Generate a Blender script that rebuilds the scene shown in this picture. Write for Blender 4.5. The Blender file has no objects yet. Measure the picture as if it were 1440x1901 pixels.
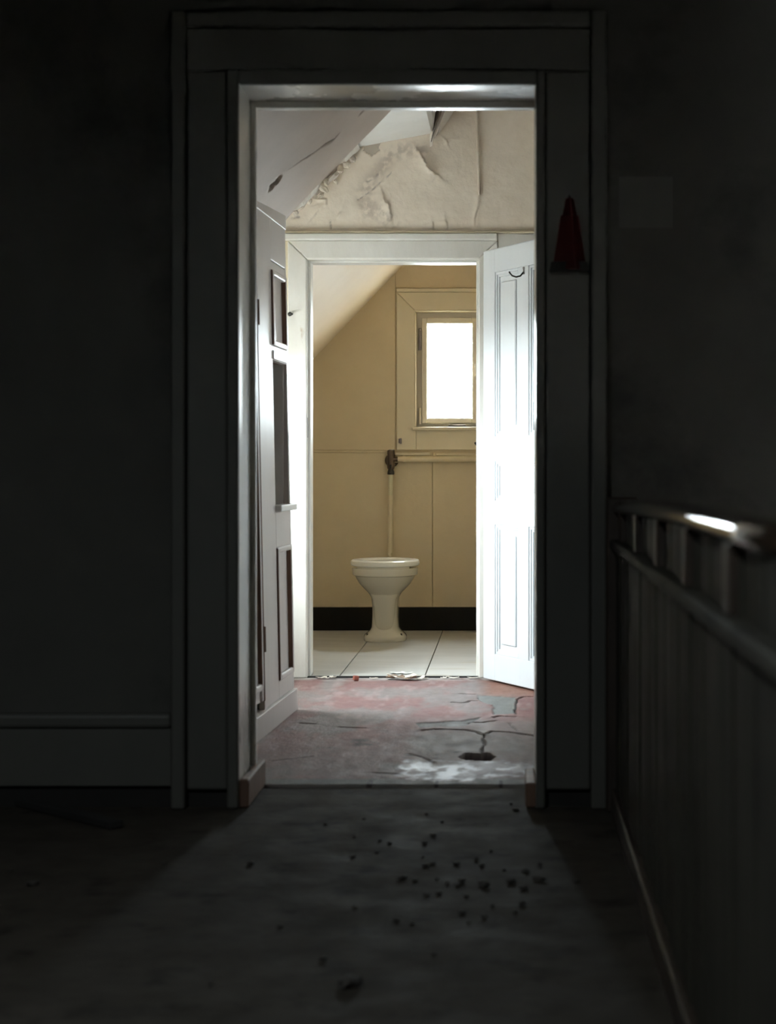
import bpy, bmesh, math, random
import numpy as np
from mathutils import Vector, Matrix

sc = bpy.context.scene
col = sc.collection
rnd = random.Random(7)

# ------------------------------------------------------------------ camera, sky, exposure
cam_d = bpy.data.cameras.new('camera')
cam = bpy.data.objects.new('camera', cam_d)
col.objects.link(cam)
cam.location = (0, 0, 0.95)
cam.rotation_euler = (math.pi / 2, 0, 0)
cam_d.sensor_fit = 'HORIZONTAL'
cam_d.sensor_width = 36
cam_d.lens = 36 * 3400 / 1440
cam_d.shift_x = -(943 - 720) / 1440
cam_d.shift_y = -(950.5 - 866) / 1440
cam_d.clip_start = 0.05
cam_d.dof.use_dof = True
cam_d.dof.focus_distance = 8.9
cam_d.dof.aperture_fstop = 5.0
sc.camera = cam

SKY = 93.0
w = bpy.data.worlds.new('overcast_sky')
sc.world = w
w.use_nodes = True
bg = w.node_tree.nodes['Background']
bg.inputs[0].default_value = (0.86, 0.94, 1.0, 1)
bg.inputs[1].default_value = SKY

sc.view_settings.view_transform = 'Standard'
sc.view_settings.look = 'None'
sc.view_settings.gamma = 1
sc.view_settings.use_curve_mapping = False
sc.view_settings.exposure = 0.0
sc.cycles.max_bounces = 14
sc.cycles.diffuse_bounces = 9
sc.cycles.glossy_bounces = 5
sc.cycles.transparent_max_bounces = 12
sc.cycles.sample_clamp_indirect = 12
sc.cycles.use_light_tree = True


def portal(name, loc, rot, sx, sy):
    l = bpy.data.lights.new(name, 'AREA')
    l.shape = 'RECTANGLE'
    l.size, l.size_y = sx, sy
    l.cycles.is_portal = True
    o = bpy.data.objects.new(name, l)
    o.location, o.rotation_euler = loc, rot
    o['kind'] = 'helper'
    col.objects.link(o)


portal('daylight_portal_alcove', (-1.59, 7.55, 1.13), (0, -math.pi / 2, 0), 0.60, 0.70)
portal('daylight_portal_landing', (-1.2, 1.0, 2.81), (0, 0, 0), 0.40, 0.60)
portal('daylight_portal_toilet', (-0.34, 10.87, 1.51), (-math.pi / 2, 0, 0), 0.40, 0.68)

# ------------------------------------------------------------------ helpers


class B:
    """collects shapes in one bmesh"""
    def __init__(s):
        s.bm = bmesh.new()

    def box(s, x0, x1, y0, y1, z0, z1, bev=0.0, seg=1):
        t = bmesh.new()
        bmesh.ops.create_cube(t, size=1)
        for v in t.verts:
            v.co = ((x0 + x1) / 2 + v.co.x * (x1 - x0), (y0 + y1) / 2 + v.co.y * (y1 - y0), (z0 + z1) / 2 + v.co.z * (z1 - z0))
        if bev:
            bmesh.ops.bevel(t, geom=list(t.edges), offset=bev, segments=seg, affect='EDGES', profile=0.5)
        s.merge(t)
        return s

    def merge(s, t):
        m = bpy.data.meshes.new('tmp')
        t.to_mesh(m)
        t.free()
        s.bm.from_mesh(m)
        bpy.data.meshes.remove(m)

    def prism(s, pts, axis, a0, a1, bev=0.0):
        """polygon pts extruded along axis ('x','y','z') from a0 to a1"""
        t = bmesh.new()
        def P(p, a):
            u, v = p
            return {'x': (a, u, v), 'y': (u, a, v), 'z': (u, v, a)}[axis]
        A = [t.verts.new(P(p, a0)) for p in pts]
        C = [t.verts.new(P(p, a1)) for p in pts]
        t.faces.new(A)
        t.faces.new(C[::-1])
        n = len(pts)
        for i in range(n):
            t.faces.new((A[i], C[i], C[(i + 1) % n], A[(i + 1) % n]))
        bmesh.ops.recalc_face_normals(t, faces=t.faces)
        if bev:
            bmesh.ops.bevel(t, geom=list(t.edges), offset=bev, segments=1, affect='EDGES')
        s.merge(t)
        return s

    def lathe(s, prof, c=(0, 0, 0), axis='z', n=24, caps=True):
        t = bmesh.new()
        rings = []
        for r, a in prof:
            ring = []
            for i in range(n):
                q = 2 * math.pi * i / n
                u, v = r * math.cos(q), r * math.sin(q)
                p = {'z': (u, v, a), 'x': (a, u, v), 'y': (u, a, v)}[axis]
                ring.append(t.verts.new((c[0] + p[0], c[1] + p[1], c[2] + p[2])))
            rings.append(ring)
        for A, C in zip(rings, rings[1:]):
            for i in range(n):
                t.faces.new((A[i], A[(i + 1) % n], C[(i + 1) % n], C[i]))
        if caps:
            t.faces.new(rings[0][::-1])
            t.faces.new(rings[-1])
        bmesh.ops.recalc_face_normals(t, faces=t.faces)
        s.merge(t)
        return s

    def tube(s, pts, rad, n=10, prof=None, up=(0, 0, 1)):
        """tube (or a profile sweep) along pts"""
        t = bmesh.new()
        pts = [Vector(p) for p in pts]
        rings = []
        for i, p in enumerate(pts):
            d = (pts[min(i + 1, len(pts) - 1)] - pts[max(i - 1, 0)]).normalized()
            u = Vector(up)
            sx = d.cross(u)
            if sx.length < 1e-3:
                sx = d.cross(Vector((1, 0, 0)))
            sx.normalize()
            sz = sx.cross(d).normalized()
            r = rad[i] if isinstance(rad, (list, tuple)) else rad
            if prof:
                ring = [t.verts.new(p + sx * a + sz * b) for a, b in prof]
            else:
                ring = [t.verts.new(p + sx * r * math.cos(2 * math.pi * k / n) + sz * r * math.sin(2 * math.pi * k / n)) for k in range(n)]
            rings.append(ring)
        m = len(rings[0])
        for A, C in zip(rings, rings[1:]):
            for i in range(m):
                t.faces.new((A[i], A[(i + 1) % m], C[(i + 1) % m], C[i]))
        t.faces.new(rings[0][::-1])
        t.faces.new(rings[-1])
        bmesh.ops.recalc_face_normals(t, faces=t.faces)
        s.merge(t)
        return s

    def quad(s, a, b, c, d):
        s.bm.faces.new([s.bm.verts.new(p) for p in (a, b, c, d)])
        return s

    def build(s, name, mat, parent=None, smooth=False):
        me = bpy.data.meshes.new(name)
        s.bm.to_mesh(me)
        s.bm.free()
        return link(name, me, mat, parent, smooth)


def link(name, me, mat, parent=None, smooth=False):
    o = bpy.data.objects.new(name, me)
    col.objects.link(o)
    if mat is not None:
        me.materials.append(mat)
    if smooth:
        me.polygons.foreach_set('use_smooth', [True] * len(me.polygons))
        try:
            me.set_sharp_from_angle(angle=math.radians(38))
        except Exception:
            pass
    if parent:
        o.parent = parent
    return o


def empty(name, loc, rot=(0, 0, 0)):
    o = bpy.data.objects.new(name, None)
    o.location, o.rotation_euler = loc, rot
    o.empty_display_size = 0.1
    col.objects.link(o)
    return o


def tag(o, label, cat=None, group=None, kind=None):
    if label:
        o['label'] = label
    if cat:
        o['category'] = cat
    if group:
        o['group'] = group
    if kind:
        o['kind'] = kind
    return o


def struct(o, label, cat):
    return tag(o, label, cat, None, 'structure')


def box(name, mat, parent, *a, bev=0.0, seg=1):
    return B().box(*a, bev=bev, seg=seg).build(name, mat, parent)


# ------------------------------------------------------------------ materials
def mat(name, c1, c2=None, scale=6.0, rough=0.5, rough2=None, bump=0.0, bscale=40.0, metal=0.0, spec=0.5, stretch=(1, 1, 1),
        attr=False, lo=0.35, hi=0.7, c3=None, s3=2.0, lo3=0.55, hi3=0.75, coat=0.0, detail=6.0, bdist=0.01):
    m = bpy.data.materials.new(name)
    m.use_nodes = True
    N, L = m.node_tree.nodes, m.node_tree.links
    p = N['Principled BSDF']
    p.inputs['Metallic'].default_value = metal
    p.inputs['Specular IOR Level'].default_value = spec
    p.inputs['Coat Weight'].default_value = coat
    p.inputs['Coat Roughness'].default_value = 0.12
    c2 = c2 or tuple(v * 0.8 for v in c1)
    tc = N.new('ShaderNodeTexCoord')
    mp = N.new('ShaderNodeMapping')
    mp.inputs['Scale'].default_value = stretch
    L.new(tc.outputs['Object'], mp.inputs['Vector'])

    def noise(sc_, det):
        n = N.new('ShaderNodeTexNoise')
        n.inputs['Scale'].default_value = sc_
        n.inputs['Detail'].default_value = det
        n.inputs['Roughness'].default_value = 0.6
        L.new(mp.outputs[0], n.inputs['Vector'])
        return n
    n1 = noise(scale, detail)
    r = N.new('ShaderNodeValToRGB')
    r.color_ramp.elements[0].position, r.color_ramp.elements[1].position = lo, hi
    r.color_ramp.elements[0].color = (*c1, 1)
    r.color_ramp.elements[1].color = (*c2, 1)
    L.new(n1.outputs['Fac'], r.inputs[0])
    out = r.outputs[0]
    if c3:
        n3 = noise(s3, 8)
        r3 = N.new('ShaderNodeValToRGB')
        r3.color_ramp.elements[0].position, r3.color_ramp.elements[1].position = lo3, hi3
        r3.color_ramp.elements[0].color = (0, 0, 0, 1)
        r3.color_ramp.elements[1].color = (1, 1, 1, 1)
        L.new(n3.outputs['Fac'], r3.inputs[0])
        mx = N.new('ShaderNodeMix')
        mx.data_type = 'RGBA'
        L.new(r3.outputs[0], mx.inputs[0])
        L.new(out, mx.inputs[6])
        mx.inputs[7].default_value = (*c3, 1)
        out = mx.outputs[2]
    if attr:
        a = N.new('ShaderNodeAttribute')
        a.attribute_name = 'Col'
        mu = N.new('ShaderNodeMix')
        mu.data_type = 'RGBA'
        mu.blend_type = 'MULTIPLY'
        mu.inputs[0].default_value = 1
        L.new(a.outputs['Color'], mu.inputs[6])
        L.new(out, mu.inputs[7])
        out = mu.outputs[2]
    L.new(out, p.inputs['Base Color'])
    if rough2 is not None:
        mr = N.new('ShaderNodeMapRange')
        mr.inputs['To Min'].default_value, mr.inputs['To Max'].default_value = rough, rough2
        mr.inputs['From Min'].default_value, mr.inputs['From Max'].default_value = 0.3, 0.7
        n2 = noise(scale * 0.7, 4)
        L.new(n2.outputs['Fac'], mr.inputs['Value'])
        L.new(mr.outputs[0], p.inputs['Roughness'])
    else:
        p.inputs['Roughness'].default_value = rough
    if attr == 'gloss':      # the attribute's alpha marks where the surface is smoother and shinier
        for sock, g0 in (('Roughness', 0.30), ('Specular IOR Level', 0.55)):
            mm = N.new('ShaderNodeMix')
            L.new(a.outputs['Alpha'], mm.inputs[0])
            mm.inputs[2].default_value = g0
            if p.inputs[sock].is_linked:
                L.new(p.inputs[sock].links[0].from_socket, mm.inputs[3])
            else:
                mm.inputs[3].default_value = p.inputs[sock].default_value
            L.new(mm.outputs[0], p.inputs[sock])
    if bump:
        nb = noise(bscale, 5)
        bp = N.new('ShaderNodeBump')
        bp.inputs['Strength'].default_value = bump
        bp.inputs['Distance'].default_value = bdist
        L.new(nb.outputs['Fac'], bp.inputs['Height'])
        L.new(bp.outputs[0], p.inputs['Normal'])
    return m


def glass_mat():
    m = bpy.data.materials.new('window_glass')
    m.use_nodes = True
    N, L = m.node_tree.nodes, m.node_tree.links
    N.remove(N['Principled BSDF'])
    t = N.new('ShaderNodeBsdfTransparent')
    t.inputs[0].default_value = (0.96, 0.98, 0.97, 1)
    g = N.new('ShaderNodeBsdfGlossy')
    g.inputs['Roughness'].default_value = 0.05
    mx = N.new('ShaderNodeMixShader')
    mx.inputs[0].default_value = 0.06
    L.new(t.outputs[0], mx.inputs[1])
    L.new(g.outputs[0], mx.inputs[2])
    L.new(mx.outputs[0], N['Material Output'].inputs['Surface'])
    return m


M = {}
M['white_paint'] = mat('white_gloss_paint', (0.80, 0.79, 0.76), (0.72, 0.71, 0.68), 5, 0.30, 0.42, 0.12, 30, stretch=(1, 1, 0.3))
M['door_paint'] = mat('door_paint', (0.66, 0.68, 0.70), (0.61, 0.63, 0.65), 4, 0.34, 0.45, 0.10, 60, stretch=(1, 1, 0.15))
M['frame_paint'] = mat('door_frame_paint', (0.80, 0.78, 0.74), (0.70, 0.67, 0.61), 4, 0.32, 0.45, 0.15, 40, stretch=(1, 1, 0.4), c3=(0.42, 0.33, 0.24), s3=9, lo3=0.70, hi3=0.76)
M['cup_paint'] = mat('cupboard_paint', (0.56, 0.51, 0.485), (0.50, 0.455, 0.43), 3, 0.36, 0.45, 0.08, 25, stretch=(1, 1, 0.3))
M['brown_wood'] = mat('bare_brown_wood', (0.20, 0.11, 0.07), (0.12, 0.065, 0.045), 14, 0.6, stretch=(1, 1, 0.1), bump=0.2, bscale=80)
M['dark_wood'] = mat('dark_wood', (0.045, 0.030, 0.021), (0.026, 0.018, 0.014), 10, 0.55, stretch=(1, 0.15, 0.4), bump=0.2, bscale=60)
M['niche'] = mat('niche_board', (0.16, 0.105, 0.075), (0.12, 0.08, 0.058), 6, 0.7, stretch=(1, 1, 0.3))
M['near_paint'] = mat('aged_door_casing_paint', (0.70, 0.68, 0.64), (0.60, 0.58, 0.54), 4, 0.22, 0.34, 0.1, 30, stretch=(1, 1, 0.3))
M['casing'] = mat('shaded_casing_paint', (0.098, 0.093, 0.080), (0.085, 0.081, 0.070), 4, 0.5, 0.6, 0.1, 30, stretch=(1, 1, 0.3))  # lining paint made dark: the landing's shade put into the casing colour
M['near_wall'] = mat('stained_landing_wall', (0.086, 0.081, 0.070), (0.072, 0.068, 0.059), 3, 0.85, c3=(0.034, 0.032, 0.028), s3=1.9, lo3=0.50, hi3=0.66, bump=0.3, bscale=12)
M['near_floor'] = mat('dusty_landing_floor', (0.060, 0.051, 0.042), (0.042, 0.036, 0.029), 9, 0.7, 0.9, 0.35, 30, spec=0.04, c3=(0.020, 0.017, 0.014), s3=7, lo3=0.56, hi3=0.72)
M['red_floor'] = mat('worn_red_floor_paint', (1, 1, 1), (0.84, 0.84, 0.85), 26, 0.6, 0.8, 0.25, 60, attr='gloss', stretch=(1, 0.45, 1), spec=0.15)
M['plaster'] = mat('peeling_plaster', (1, 1, 1), (0.93, 0.92, 0.90), 14, 0.75, attr=True, bump=0.25, bscale=45)
M['slope'] = mat('sloping_ceiling_board', (1, 1, 1), (0.93, 0.93, 0.92), 5, 0.7, attr=True, bump=0.15, bscale=30)
M['white_ceiling'] = mat('white_ceiling_plaster', (0.84, 0.83, 0.81), (0.79, 0.78, 0.75), 6, 0.8, bump=0.2, bscale=30)
M['tan'] = mat('tan_wall_board', (0.60, 0.495, 0.33), (0.56, 0.455, 0.30), 4, 0.55, bump=0.12, bscale=35)
M['cream'] = mat('cream_window_board', (0.66, 0.58, 0.43), (0.62, 0.54, 0.395), 4, 0.5, bump=0.1, bscale=35)
M['sash_paint'] = mat('window_sash_paint', (0.68, 0.62, 0.50), (0.62, 0.56, 0.45), 5, 0.4, bump=0.1, bscale=40)
M['grey_sash'] = mat('shaded_frame_paint', (0.50, 0.46, 0.39), (0.44, 0.40, 0.34), 5, 0.5, bump=0.1, bscale=40)  # sash paint darkened: shade of the recess put into the frame colour
M['wc_slope'] = mat('pale_sloping_board', (0.76, 0.66, 0.53), (0.72, 0.61, 0.48), 3, 0.6, bump=0.08, bscale=30)
M['wc_floor'] = mat('grey_floor_slab', (0.42, 0.41, 0.385), (0.36, 0.35, 0.325), 5, 0.45, 0.6, 0.15, 50, stretch=(0.5, 1.6, 1), c3=(0.36, 0.31, 0.23), s3=3.5, lo3=0.60, hi3=0.74)
M['black'] = mat('black_baseboard_paint', (0.010, 0.009, 0.008), (0.008, 0.007, 0.006), 8, 0.7, spec=0.15)
M['gap'] = mat('dark_gap', (0.02, 0.018, 0.016), (0.015, 0.013, 0.012), 8, 0.9)
M['ceramic'] = mat('old_ceramic', (0.54, 0.50, 0.415), (0.50, 0.46, 0.38), 3, 0.10, spec=0.5, coat=0.3)
M['seat'] = mat('toilet_seat_plastic', (0.74, 0.72, 0.66), (0.70, 0.68, 0.62), 4, 0.18, spec=0.5, coat=0.2)
M['pipe_cream'] = mat('cream_painted_pipe', (0.62, 0.53, 0.37), (0.56, 0.47, 0.32), 9, 0.4)
M['pipe_bare'] = mat('worn_pipe_paint', (0.62, 0.57, 0.40), (0.52, 0.48, 0.33), 12, 0.5)
M['old_metal'] = mat('tarnished_brass', (0.13, 0.085, 0.055), (0.07, 0.05, 0.04), 20, 0.35, metal=0.7)
M['steel'] = mat('dull_steel', (0.35, 0.33, 0.31), (0.25, 0.23, 0.22), 20, 0.3, metal=0.9)
M['iron'] = mat('dark_iron_hook', (0.05, 0.045, 0.04), (0.03, 0.028, 0.026), 20, 0.35, metal=0.6)
M['grey_hinge'] = mat('painted_hinge', (0.30, 0.26, 0.25), (0.20, 0.17, 0.17), 20, 0.45)
M['glass'] = glass_mat()
M['red'] = mat('dark_red_plastic', (0.075, 0.005, 0.005), (0.055, 0.004, 0.004), 6, 0.5)
M['brick_red'] = mat('red_plaster_lump', (0.30, 0.09, 0.06), (0.22, 0.06, 0.045), 20, 0.85)
M['flake'] = mat('paint_flake', (0.72, 0.66, 0.58), (0.62, 0.55, 0.48), 20, 0.6)
M['flake_under'] = mat('old_wallpaper_layer', (0.34, 0.24, 0.17), (0.22, 0.15, 0.11), 20, 0.8)
M['crumb'] = mat('dark_crumb', (0.05, 0.042, 0.036), (0.03, 0.026, 0.022), 30, 0.85)
M['crumble'] = mat('crumbling_plaster', (0.84, 0.77, 0.67), (0.74, 0.66, 0.56), 20, 0.85, bump=0.3, bscale=60)
M['lath'] = mat('weathered_lath', (0.20, 0.165, 0.13), (0.12, 0.10, 0.08), 30, 0.8, stretch=(1, 1, 0.15))
M['rail'] = mat('varnished_handrail', (0.028, 0.018, 0.012), (0.018, 0.012, 0.009), 9, 0.11, stretch=(1, 0.15, 1), coat=0.2)
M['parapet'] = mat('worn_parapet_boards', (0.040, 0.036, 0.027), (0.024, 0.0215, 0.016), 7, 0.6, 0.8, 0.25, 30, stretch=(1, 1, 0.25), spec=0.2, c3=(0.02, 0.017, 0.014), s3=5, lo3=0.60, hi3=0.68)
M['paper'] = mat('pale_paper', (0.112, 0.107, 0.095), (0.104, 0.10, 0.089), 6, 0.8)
M['ground'] = mat('bounce_ground', (0.82, 0.80, 0.76), (0.76, 0.74, 0.70), 0.4, 0.9)
M['outer'] = mat('outer_masonry', (0.45, 0.42, 0.38), (0.40, 0.37, 0.33), 3, 0.9)


# ------------------------------------------------------------------ numpy field tools
def vn(x, y, s, seed):
    """value noise"""
    g = np.random.RandomState(seed).rand(64, 64)
    X, Y = x * s, y * s
    xi, yi = np.floor(X).astype(int), np.floor(Y).astype(int)
    fx, fy = X - xi, Y - yi
    fx, fy = fx * fx * (3 - 2 * fx), fy * fy * (3 - 2 * fy)
    G = lambda a, b: g[a % 64, b % 64]
    return (G(xi, yi) * (1 - fx) + G(xi + 1, yi) * fx) * (1 - fy) + (G(xi, yi + 1) * (1 - fx) + G(xi + 1, yi + 1) * fx) * fy


def fbm(x, y, s, seed, o=4):
    r, a, t = 0, 1.0, 0
    for i in range(o):
        r = r + a * vn(x, y, s * 2 ** i, seed + i)
        t += a
        a *= 0.5
    return r / t


def dline(x, y, pts):
    """distance to a polyline, side (+ left of travel), arc fraction"""
    best = np.full(x.shape, 1e9)
    side = np.zeros(x.shape)
    frac = np.zeros(x.shape)
    lens = [math.dist(a, b) for a, b in zip(pts, pts[1:])]
    tot = sum(lens)
    acc = 0
    for (a, b), l in zip(zip(pts, pts[1:]), lens):
        dx, dy = b[0] - a[0], b[1] - a[1]
        t = np.clip(((x - a[0]) * dx + (y - a[1]) * dy) / (l * l), 0, 1)
        ex, ey = x - a[0] - t * dx, y - a[1] - t * dy
        d = np.hypot(ex, ey)
        k = d < best
        best = np.where(k, d, best)
        side = np.where(k, np.sign(dx * (y - a[1]) - dy * (x - a[0])), side)
        frac = np.where(k, (acc + t * l) / tot, frac)
        acc += l
    return best, side, frac


def inpoly(x, y, pts):
    r = np.zeros(x.shape, bool)
    n = len(pts)
    for i in range(n):
        (x0, y0), (x1, y1) = pts[i], pts[(i + 1) % n]
        if y0 == y1:
            continue
        c = ((y0 > y) != (y1 > y)) & (x < (x1 - x0) * (y - y0) / (y1 - y0) + x0)
        r ^= c
    return r


def field(name, us, vs, place, H, C, matl, smooth=True, flip=False, gloss=None):
    """grid surface: place(U,V,H)->x,y,z arrays; C (n,m,3)"""
    U, V = np.meshgrid(us, vs, indexing='ij')
    x, y, z = place(U, V, H)
    n, m = U.shape
    co = np.stack([x, y, z], -1).reshape(-1, 3)
    idx = np.arange(n * m).reshape(n, m)
    q = np.stack([idx[:-1, :-1], idx[1:, :-1], idx[1:, 1:], idx[:-1, 1:]], -1).reshape(-1, 4)
    if flip:
        q = q[:, ::-1]
    me = bpy.data.meshes.new(name)
    me.from_pydata(co.tolist(), [], q.tolist())
    a = me.color_attributes.new('Col', 'FLOAT_COLOR', 'POINT')
    c4 = np.ones((n * m, 4), np.float32)
    c4[:, :3] = C.reshape(-1, 3)
    if gloss is not None:
        c4[:, 3] = 1 - gloss.reshape(-1)
    a.data.foreach_set('color', c4.ravel())
    o = link(name, me, matl)
    if smooth:
        me.polygons.foreach_set('use_smooth', [True] * len(me.polygons))
    return o


def mixc(C, c, k):
    k = np.clip(k, 0, 1)[..., None]
    return C * (1 - k) + np.array(c) * k


def sm(x, a, b):
    t = np.clip((x - a) / (b - a), 0, 1)
    return t * t * (3 - 2 * t)


# ------------------------------------------------------------------ outer shell
FL = -0.008          # landing floor level
o = B().box(-60, 60, -50, 70, -7.2, -7).build('bounce_ground', M['ground'])  # unseen ground, made pale to bounce daylight up through the windows
struct(o, 'unseen pale ground added to bounce daylight up into the passage', 'ground')

b = B()
b.box(-1.57, -1.45, 5.30, 7.20, -0.3, 2.9).box(-1.57, -1.45, 7.90, 8.262, -0.3, 2.9).box(-1.75, -1.57, 8.20, 10.85, -0.3, 2.9)
b.box(-1.57, -1.45, 7.20, 7.90, -0.3, 0.84).box(-1.57, -1.45, 7.20, 7.90, 1.42, 2.9)
o = b.build('wall_left', M['white_ceiling'])
struct(o, 'outer knee wall with a low window lighting the passage', 'wall')

o = B().box(-2.5, 1.9, -1.7, 0.7, 2.76, 2.80).box(-2.5, 1.9, 1.3, 10.9, 2.76, 2.80).box(-2.5, -1.4, 0.7, 1.3, 2.76, 2.80).box(-1.0, 1.9, 0.7, 1.3, 2.76, 2.80).build('roof', M['outer'])
struct(o, 'roof deck closing the attic rooms from above', 'roof')

# passage right wall
o = B().box(0.75, 0.92, 5.50, 10.85, -0.3, 2.85).build('wall_right', M['white_ceiling'])
struct(o, 'plain wall on the hinge side of the passage', 'wall')

# ------------------------------------------------------------------ landing (dark room with the camera)
b = B()
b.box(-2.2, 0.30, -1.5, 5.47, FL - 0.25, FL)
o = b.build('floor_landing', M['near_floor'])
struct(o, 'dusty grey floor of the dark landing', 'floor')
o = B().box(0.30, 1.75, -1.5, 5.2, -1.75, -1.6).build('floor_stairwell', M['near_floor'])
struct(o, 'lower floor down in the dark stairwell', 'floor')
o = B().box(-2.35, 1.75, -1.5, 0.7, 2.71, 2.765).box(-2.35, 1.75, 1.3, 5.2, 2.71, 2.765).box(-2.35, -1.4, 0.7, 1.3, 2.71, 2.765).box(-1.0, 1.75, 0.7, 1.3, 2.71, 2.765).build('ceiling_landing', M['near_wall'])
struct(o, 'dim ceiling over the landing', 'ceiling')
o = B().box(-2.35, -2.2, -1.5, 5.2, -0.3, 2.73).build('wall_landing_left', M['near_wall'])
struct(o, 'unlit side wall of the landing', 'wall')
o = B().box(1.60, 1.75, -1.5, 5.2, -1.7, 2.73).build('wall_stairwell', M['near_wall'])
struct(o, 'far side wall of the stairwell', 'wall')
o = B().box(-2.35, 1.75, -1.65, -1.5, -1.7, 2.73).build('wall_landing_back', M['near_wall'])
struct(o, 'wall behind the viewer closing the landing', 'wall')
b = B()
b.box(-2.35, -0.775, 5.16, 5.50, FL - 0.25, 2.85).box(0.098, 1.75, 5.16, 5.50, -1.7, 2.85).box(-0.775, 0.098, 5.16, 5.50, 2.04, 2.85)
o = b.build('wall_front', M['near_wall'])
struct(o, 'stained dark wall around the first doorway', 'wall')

# first door lining and casing
t = empty('trim_1', (-0.338, 5.3, FL))
def tb(name, m, *a, bev=0.0, seg=1):
    ob = box(name, m, None, *a, bev=bev, seg=seg)
    return ob
def par(ob, p):
    ob.parent = p
    ob.matrix_parent_inverse = Matrix.Translation(-Vector(p.location))
    return ob
P = M['near_paint']
par(tb('lining', P, -0.774, -0.754, 5.135, 5.50, FL, 2.039, bev=0.003, seg=2), t)
par(tb('lining', P, 0.078, 0.098, 5.135, 5.50, FL, 2.039, bev=0.003, seg=2), t)
par(tb('lining', P, -0.754, 0.078, 5.135, 5.50, 2.019, 2.039, bev=0.003, seg=2), t)
par(tb('door_stop', M['frame_paint'], -0.755, -0.739, 5.36, 5.39, 0.075, 2.019, bev=0.003), t)
par(tb('door_stop', M['frame_paint'], -0.739, 0.078, 5.36, 5.39, 2.000, 2.020, bev=0.003), t)
# plain inner bead, flat board and outer bead of the casing
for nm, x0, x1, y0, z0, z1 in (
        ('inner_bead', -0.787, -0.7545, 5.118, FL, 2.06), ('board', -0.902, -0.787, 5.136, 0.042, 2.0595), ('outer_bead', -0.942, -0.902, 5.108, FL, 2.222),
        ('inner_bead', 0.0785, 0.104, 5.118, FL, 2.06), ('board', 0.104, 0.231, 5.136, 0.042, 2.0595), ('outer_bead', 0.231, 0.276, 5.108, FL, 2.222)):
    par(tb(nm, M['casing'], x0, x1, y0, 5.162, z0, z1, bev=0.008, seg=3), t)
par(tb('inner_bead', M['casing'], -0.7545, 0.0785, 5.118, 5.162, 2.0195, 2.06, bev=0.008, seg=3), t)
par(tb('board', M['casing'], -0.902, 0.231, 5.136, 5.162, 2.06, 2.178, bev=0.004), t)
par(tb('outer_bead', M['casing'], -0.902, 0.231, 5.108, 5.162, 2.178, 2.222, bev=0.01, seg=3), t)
par(tb('jamb_foot', M['brown_wood'], -0.7545, -0.728, 5.14, 5.498, FL, 0.072, bev=0.004), t)
par(tb('jamb_foot', M['brown_wood'], 0.049, 0.0785, 5.14, 5.40, FL, 0.062, bev=0.006, seg=2), t)
par(tb('gap_backing', M['gap'], -0.902, -0.787, 5.158, 5.163, FL, 0.042), t)
par(tb('gap_backing', M['gap'], 0.104, 0.231, 5.158, 5.163, FL, 0.042), t)
struct(t, 'wide painted casing and lining of the first doorway', 'door frame')

t = empty('baseboard_left', (-1.57, 5.15, FL))
par(tb('board', M['casing'], -2.2, -0.944, 5.138, 5.162, 0.052, 0.215, bev=0.003), t)
par(tb('cap_moulding', M['casing'], -2.2, -0.944, 5.128, 5.162, 0.215, 0.258, bev=0.012, seg=3), t)
par(tb('gap_backing', M['gap'], -2.2, -0.944, 5.157, 5.163, FL, 0.052), t)
struct(t, 'tall painted baseboard beside the first doorway', 'baseboard')

# ------------------------------------------------------------------ passage floor (worn red paint, cracks, gouge)
us = np.arange(-1.02, 0.30, 0.0055)
vs = np.concatenate([np.arange(5.452, 5.50, 0.006), np.arange(5.50, 8.235, 0.0065)])
U, V = np.meshgrid(us, vs, indexing='ij')
wu, wv = U + 0.02 * (fbm(U, V, 18, 3) - 0.5), V + 0.09 * (fbm(U, V, 14, 9) - 0.5)
H = 0.004 * (fbm(U, V, 3, 21) - 0.5) + 0.0012 * (fbm(U, V, 40, 5, 3) - 0.5)
red, gry, tanr = (0.245, 0.130, 0.122), (0.235, 0.205, 0.195), (0.33, 0.15, 0.10)
C = np.zeros(U.shape + (3,)) + np.array(red)
n1 = fbm(U * 1.3, V * 0.5, 6, 31, 5)
C = mixc(C, gry, sm(n1, 0.42, 0.66) * 0.85)
C = mixc(C, (0.21, 0.175, 0.165), sm(6.7 - V, 0, 0.9) * 0.55 * sm(fbm(U, V, 4, 77), 0.25, 0.6))
C = mixc(C, (0.36, 0.27, 0.26), sm(fbm(U * 1.5, V * 0.35, 16, 55, 4), 0.56, 0.80) * 0.5)
C = mixc(C, tanr, sm(U, -0.16, -0.05) * sm(V, 7.45, 7.7) * 0.7)
C = mixc(C, (0.47, 0.42, 0.40), sm(V, 8.08, 8.2) * sm(fbm(U, V, 12, 91), 0.3, 0.5) * 0.9)
C = mixc(C, gry, sm(wu, -0.42, -0.25) * sm(7.0 - wv, 0, 0.25) * 0.75)
polys = {
    'strip': [(-0.348, 6.787), (-0.291, 6.814), (-0.168, 6.871), (-0.106, 6.957), (-0.135, 6.787), (-0.156, 6.704), (-0.239, 6.677), (-0.323, 6.677)],
    'patch': [(-0.121, 7.628), (0.031, 7.524), (0.027, 7.016), (-0.055, 6.986), (-0.061, 7.293), (-0.127, 7.457)],
    'gouge': [(-0.161, 5.97), (-0.141, 6.046), (-0.065, 6.057), (-0.044, 6.002), (-0.063, 5.916), (-0.131, 5.927)],
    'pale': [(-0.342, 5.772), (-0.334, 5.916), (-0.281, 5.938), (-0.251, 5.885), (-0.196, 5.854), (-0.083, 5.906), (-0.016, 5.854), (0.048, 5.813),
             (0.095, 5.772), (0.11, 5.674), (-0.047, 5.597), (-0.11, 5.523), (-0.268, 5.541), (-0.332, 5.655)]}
k = inpoly(wu, wv, polys['strip'])
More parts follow.
